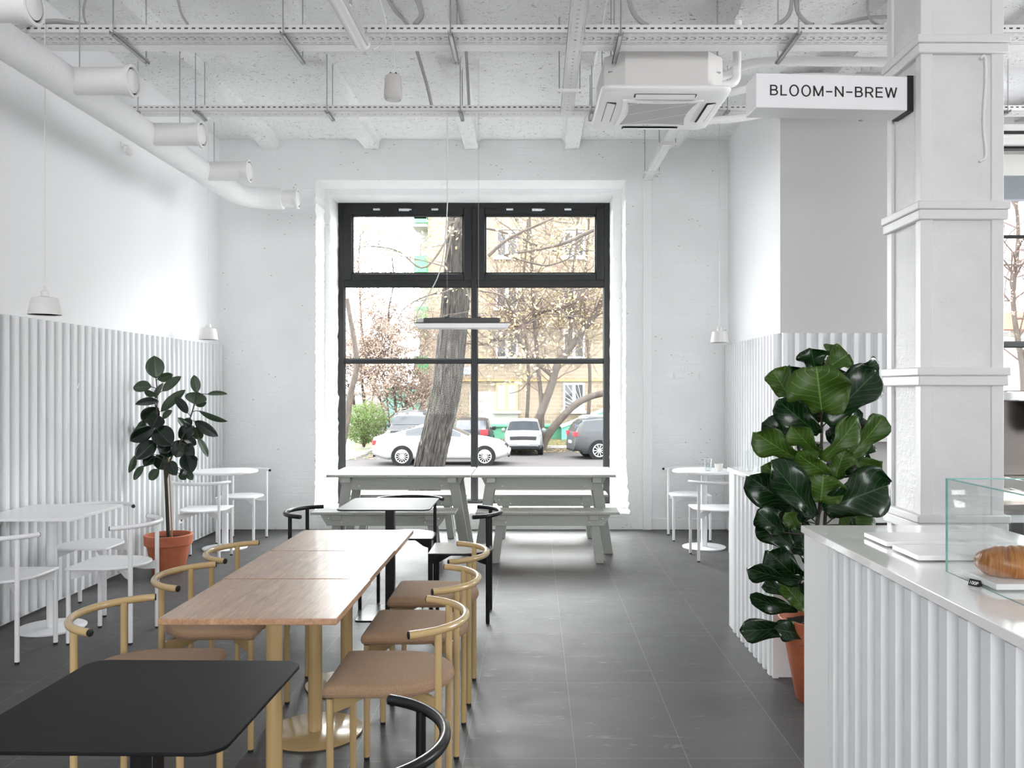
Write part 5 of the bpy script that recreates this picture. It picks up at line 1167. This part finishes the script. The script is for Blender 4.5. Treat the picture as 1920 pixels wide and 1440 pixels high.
    for x in wheels:
        for s in (-1,1):
            c=(x-L/2,s*(W-.115),wr)
            m=MB(); m.lathe([(wr*1.16,-.10),(wr*1.16,.125*1.0),(wr*.98,.127),(wr*.98,-.1)],36,(0,0,0),'y'); ar=m.build('wheel_arch',G['trim_dark'],r); ar.location=(c[0],c[1] if s>0 else c[1],wr)
            if s<0: ar.rotation_euler=(0,0,PI)
            wl_=MB().lathe([(wr*.62,-.11),(wr*.93,-.115),(wr,-.09),(wr,.10),(wr*.94,.128),(wr*.72,.132),(wr*.70,.10)],40,(0,0,0),'y').build('wheel',G['tyre'],r); wl_.location=c
            if s<0: wl_.rotation_euler=(0,0,PI)
            m=MB(); m.lathe([(wr*.73,.09),(wr*.73,.134),(wr*.66,.134),(wr*.64,.09)],36,(0,0,0),'y'); m.lathe([(0,.135),(wr*.13,.132),(wr*.15,.09)],20,(0,0,0),'y')
            for k in range(spokes):
                a=2*PI*k/spokes; d=Vector((math.cos(a),0,math.sin(a))); m.bar(d*wr*.10+Vector((0,.118,0)),d*wr*.68+Vector((0,.122,0)),wr*.055*12/spokes,.02,(0,1,0))
            m.build('rim',G['alloy'],wl_); MB().lathe([(0,.085),(wr*.66,.085)],30,(0,0,0),'y').build('brake_disc',G['trim_dark'],wl_)
    if lowtrim:
        for s in (-1,1): m=MB(); m.box(.3-L/2,L-.3-L/2,min(s*W*.9,s*W*1.0),max(s*W*.9,s*W*1.0),.22,.36); m.build('sill_trim',G['trim_dark'],r,bevel=.02)
    if rails:
        for s in (-1,1): z=max(b for a,b in top); m=MB(); m.tube([(cx0-L/2+.1,s*W*.62,z-.02),(cx0-L/2+.25,s*W*.62,z+.055),(cx1-L/2-.9,s*W*.62,z+.055),(cx1-L/2-.75,s*W*.62,z-.02)],.02,8); m.build('roof_rail',G['alloy'],r)
    for a in (m_-.02,): 
        for s in (-1,1): MB().box(a+.35-L/2,a+.50-L/2,min(s*W*.99,s*(W*.99+.02)),max(s*W*.99,s*(W*.99+.02)),interp(belt,a)-.13,interp(belt,a)-.10).build('door_handle',G[paint],r,bevel=.005)
    return r
car('parked_car','white four door coupe parked side on behind the old tree trunk',(-3.43,31.9,ZG),0,5.03,1.88,[(0,.80),(.04,1.02),(.25,1.085),(.7,1.13),(1.15,1.30),(1.7,1.455),(2.25,1.50),(2.75,1.43),(3.2,1.23),(3.55,1.06),(4.1,.99),(4.6,.87),(4.9,.72),(5.03,.50)],
    [(0,.98),(1.,1.07),(3.6,1.02),(5.03,.8)],(1.11,4.13),.343,'car_white',(1.22,3.25,2.72,3.52,.75,1.55),cabw=.68,tail=(.74,.92),spokes=14)
hb=[(0,.62),(.05,1.0),(.30,1.22),(.62,1.46),(1.2,1.535),(2.0,1.53),(2.5,1.42),(3.15,1.06),(3.6,.96),(4.0,.80),(4.15,.55)]
car('parked_car','silver hatchback facing the camera in front of the leaning tree',(-.475,37.6,ZG),-PI/2,4.15,1.66,[(a,b*.975) for a,b in hb],[(0,.95),(2,.97),(3.2,.93),(4.2,.75)],(.75,3.30),.31,'car_silver',(.5,2.75,2.48,3.16,.1,.55),plate='5417 EX-6',cabw=.76,spokes=10)
car('parked_car','dark grey off-roader facing the camera behind the white coupe',(-5.50,38.4,ZG),-PI/2,4.75,1.92,[(0,.7),(.04,1.2),(.15,1.75),(.5,1.83),(1.5,1.845),(2.7,1.80),(3.05,1.62),(3.35,1.20),(3.7,1.15),(4.5,1.05),(4.68,.95),(4.75,.6)],[(0,1.15),(3,1.15),(4.7,.9)],(.95,3.85),.37,'car_dark',(.3,2.95,2.80,3.33,.04,.16),cabw=.80,lowtrim=True,rails=True,spokes=8)
car('parked_car','dark hatchback seen from behind between the trunk and the mullion',(-2.75,38.6,ZG),PI/2,4.0,1.70,[(a*.96,b*1.0) for a,b in hb],[(0,.95),(2,.97),(3.1,.93),(4.0,.75)],(.72,3.15),.31,'car_black',(.5,2.65,2.40,3.02,.08,.55),cabw=.78,tail=(.82,1.06),spokes=8)
suv=[(0,.62),(.04,1.05),(.22,1.42),(.42,1.60),(1.0,1.66),(2.0,1.66),(2.6,1.52),(3.15,1.14),(3.7,1.06),(4.4,.93),(4.6,.6)]
car('parked_car','dark grey crossover with roof rails cut off by the right window edge',(3.72,34.9,ZG),R(10),4.6,1.85,suv,[(0,1.05),(3,1.03),(4.6,.85)],(.98,3.64),.36,'car_dark',(.4,2.85,2.55,3.18,.06,.36),cabw=.74,lowtrim=True,rails=True,tail=(.92,1.10),spokes=10)
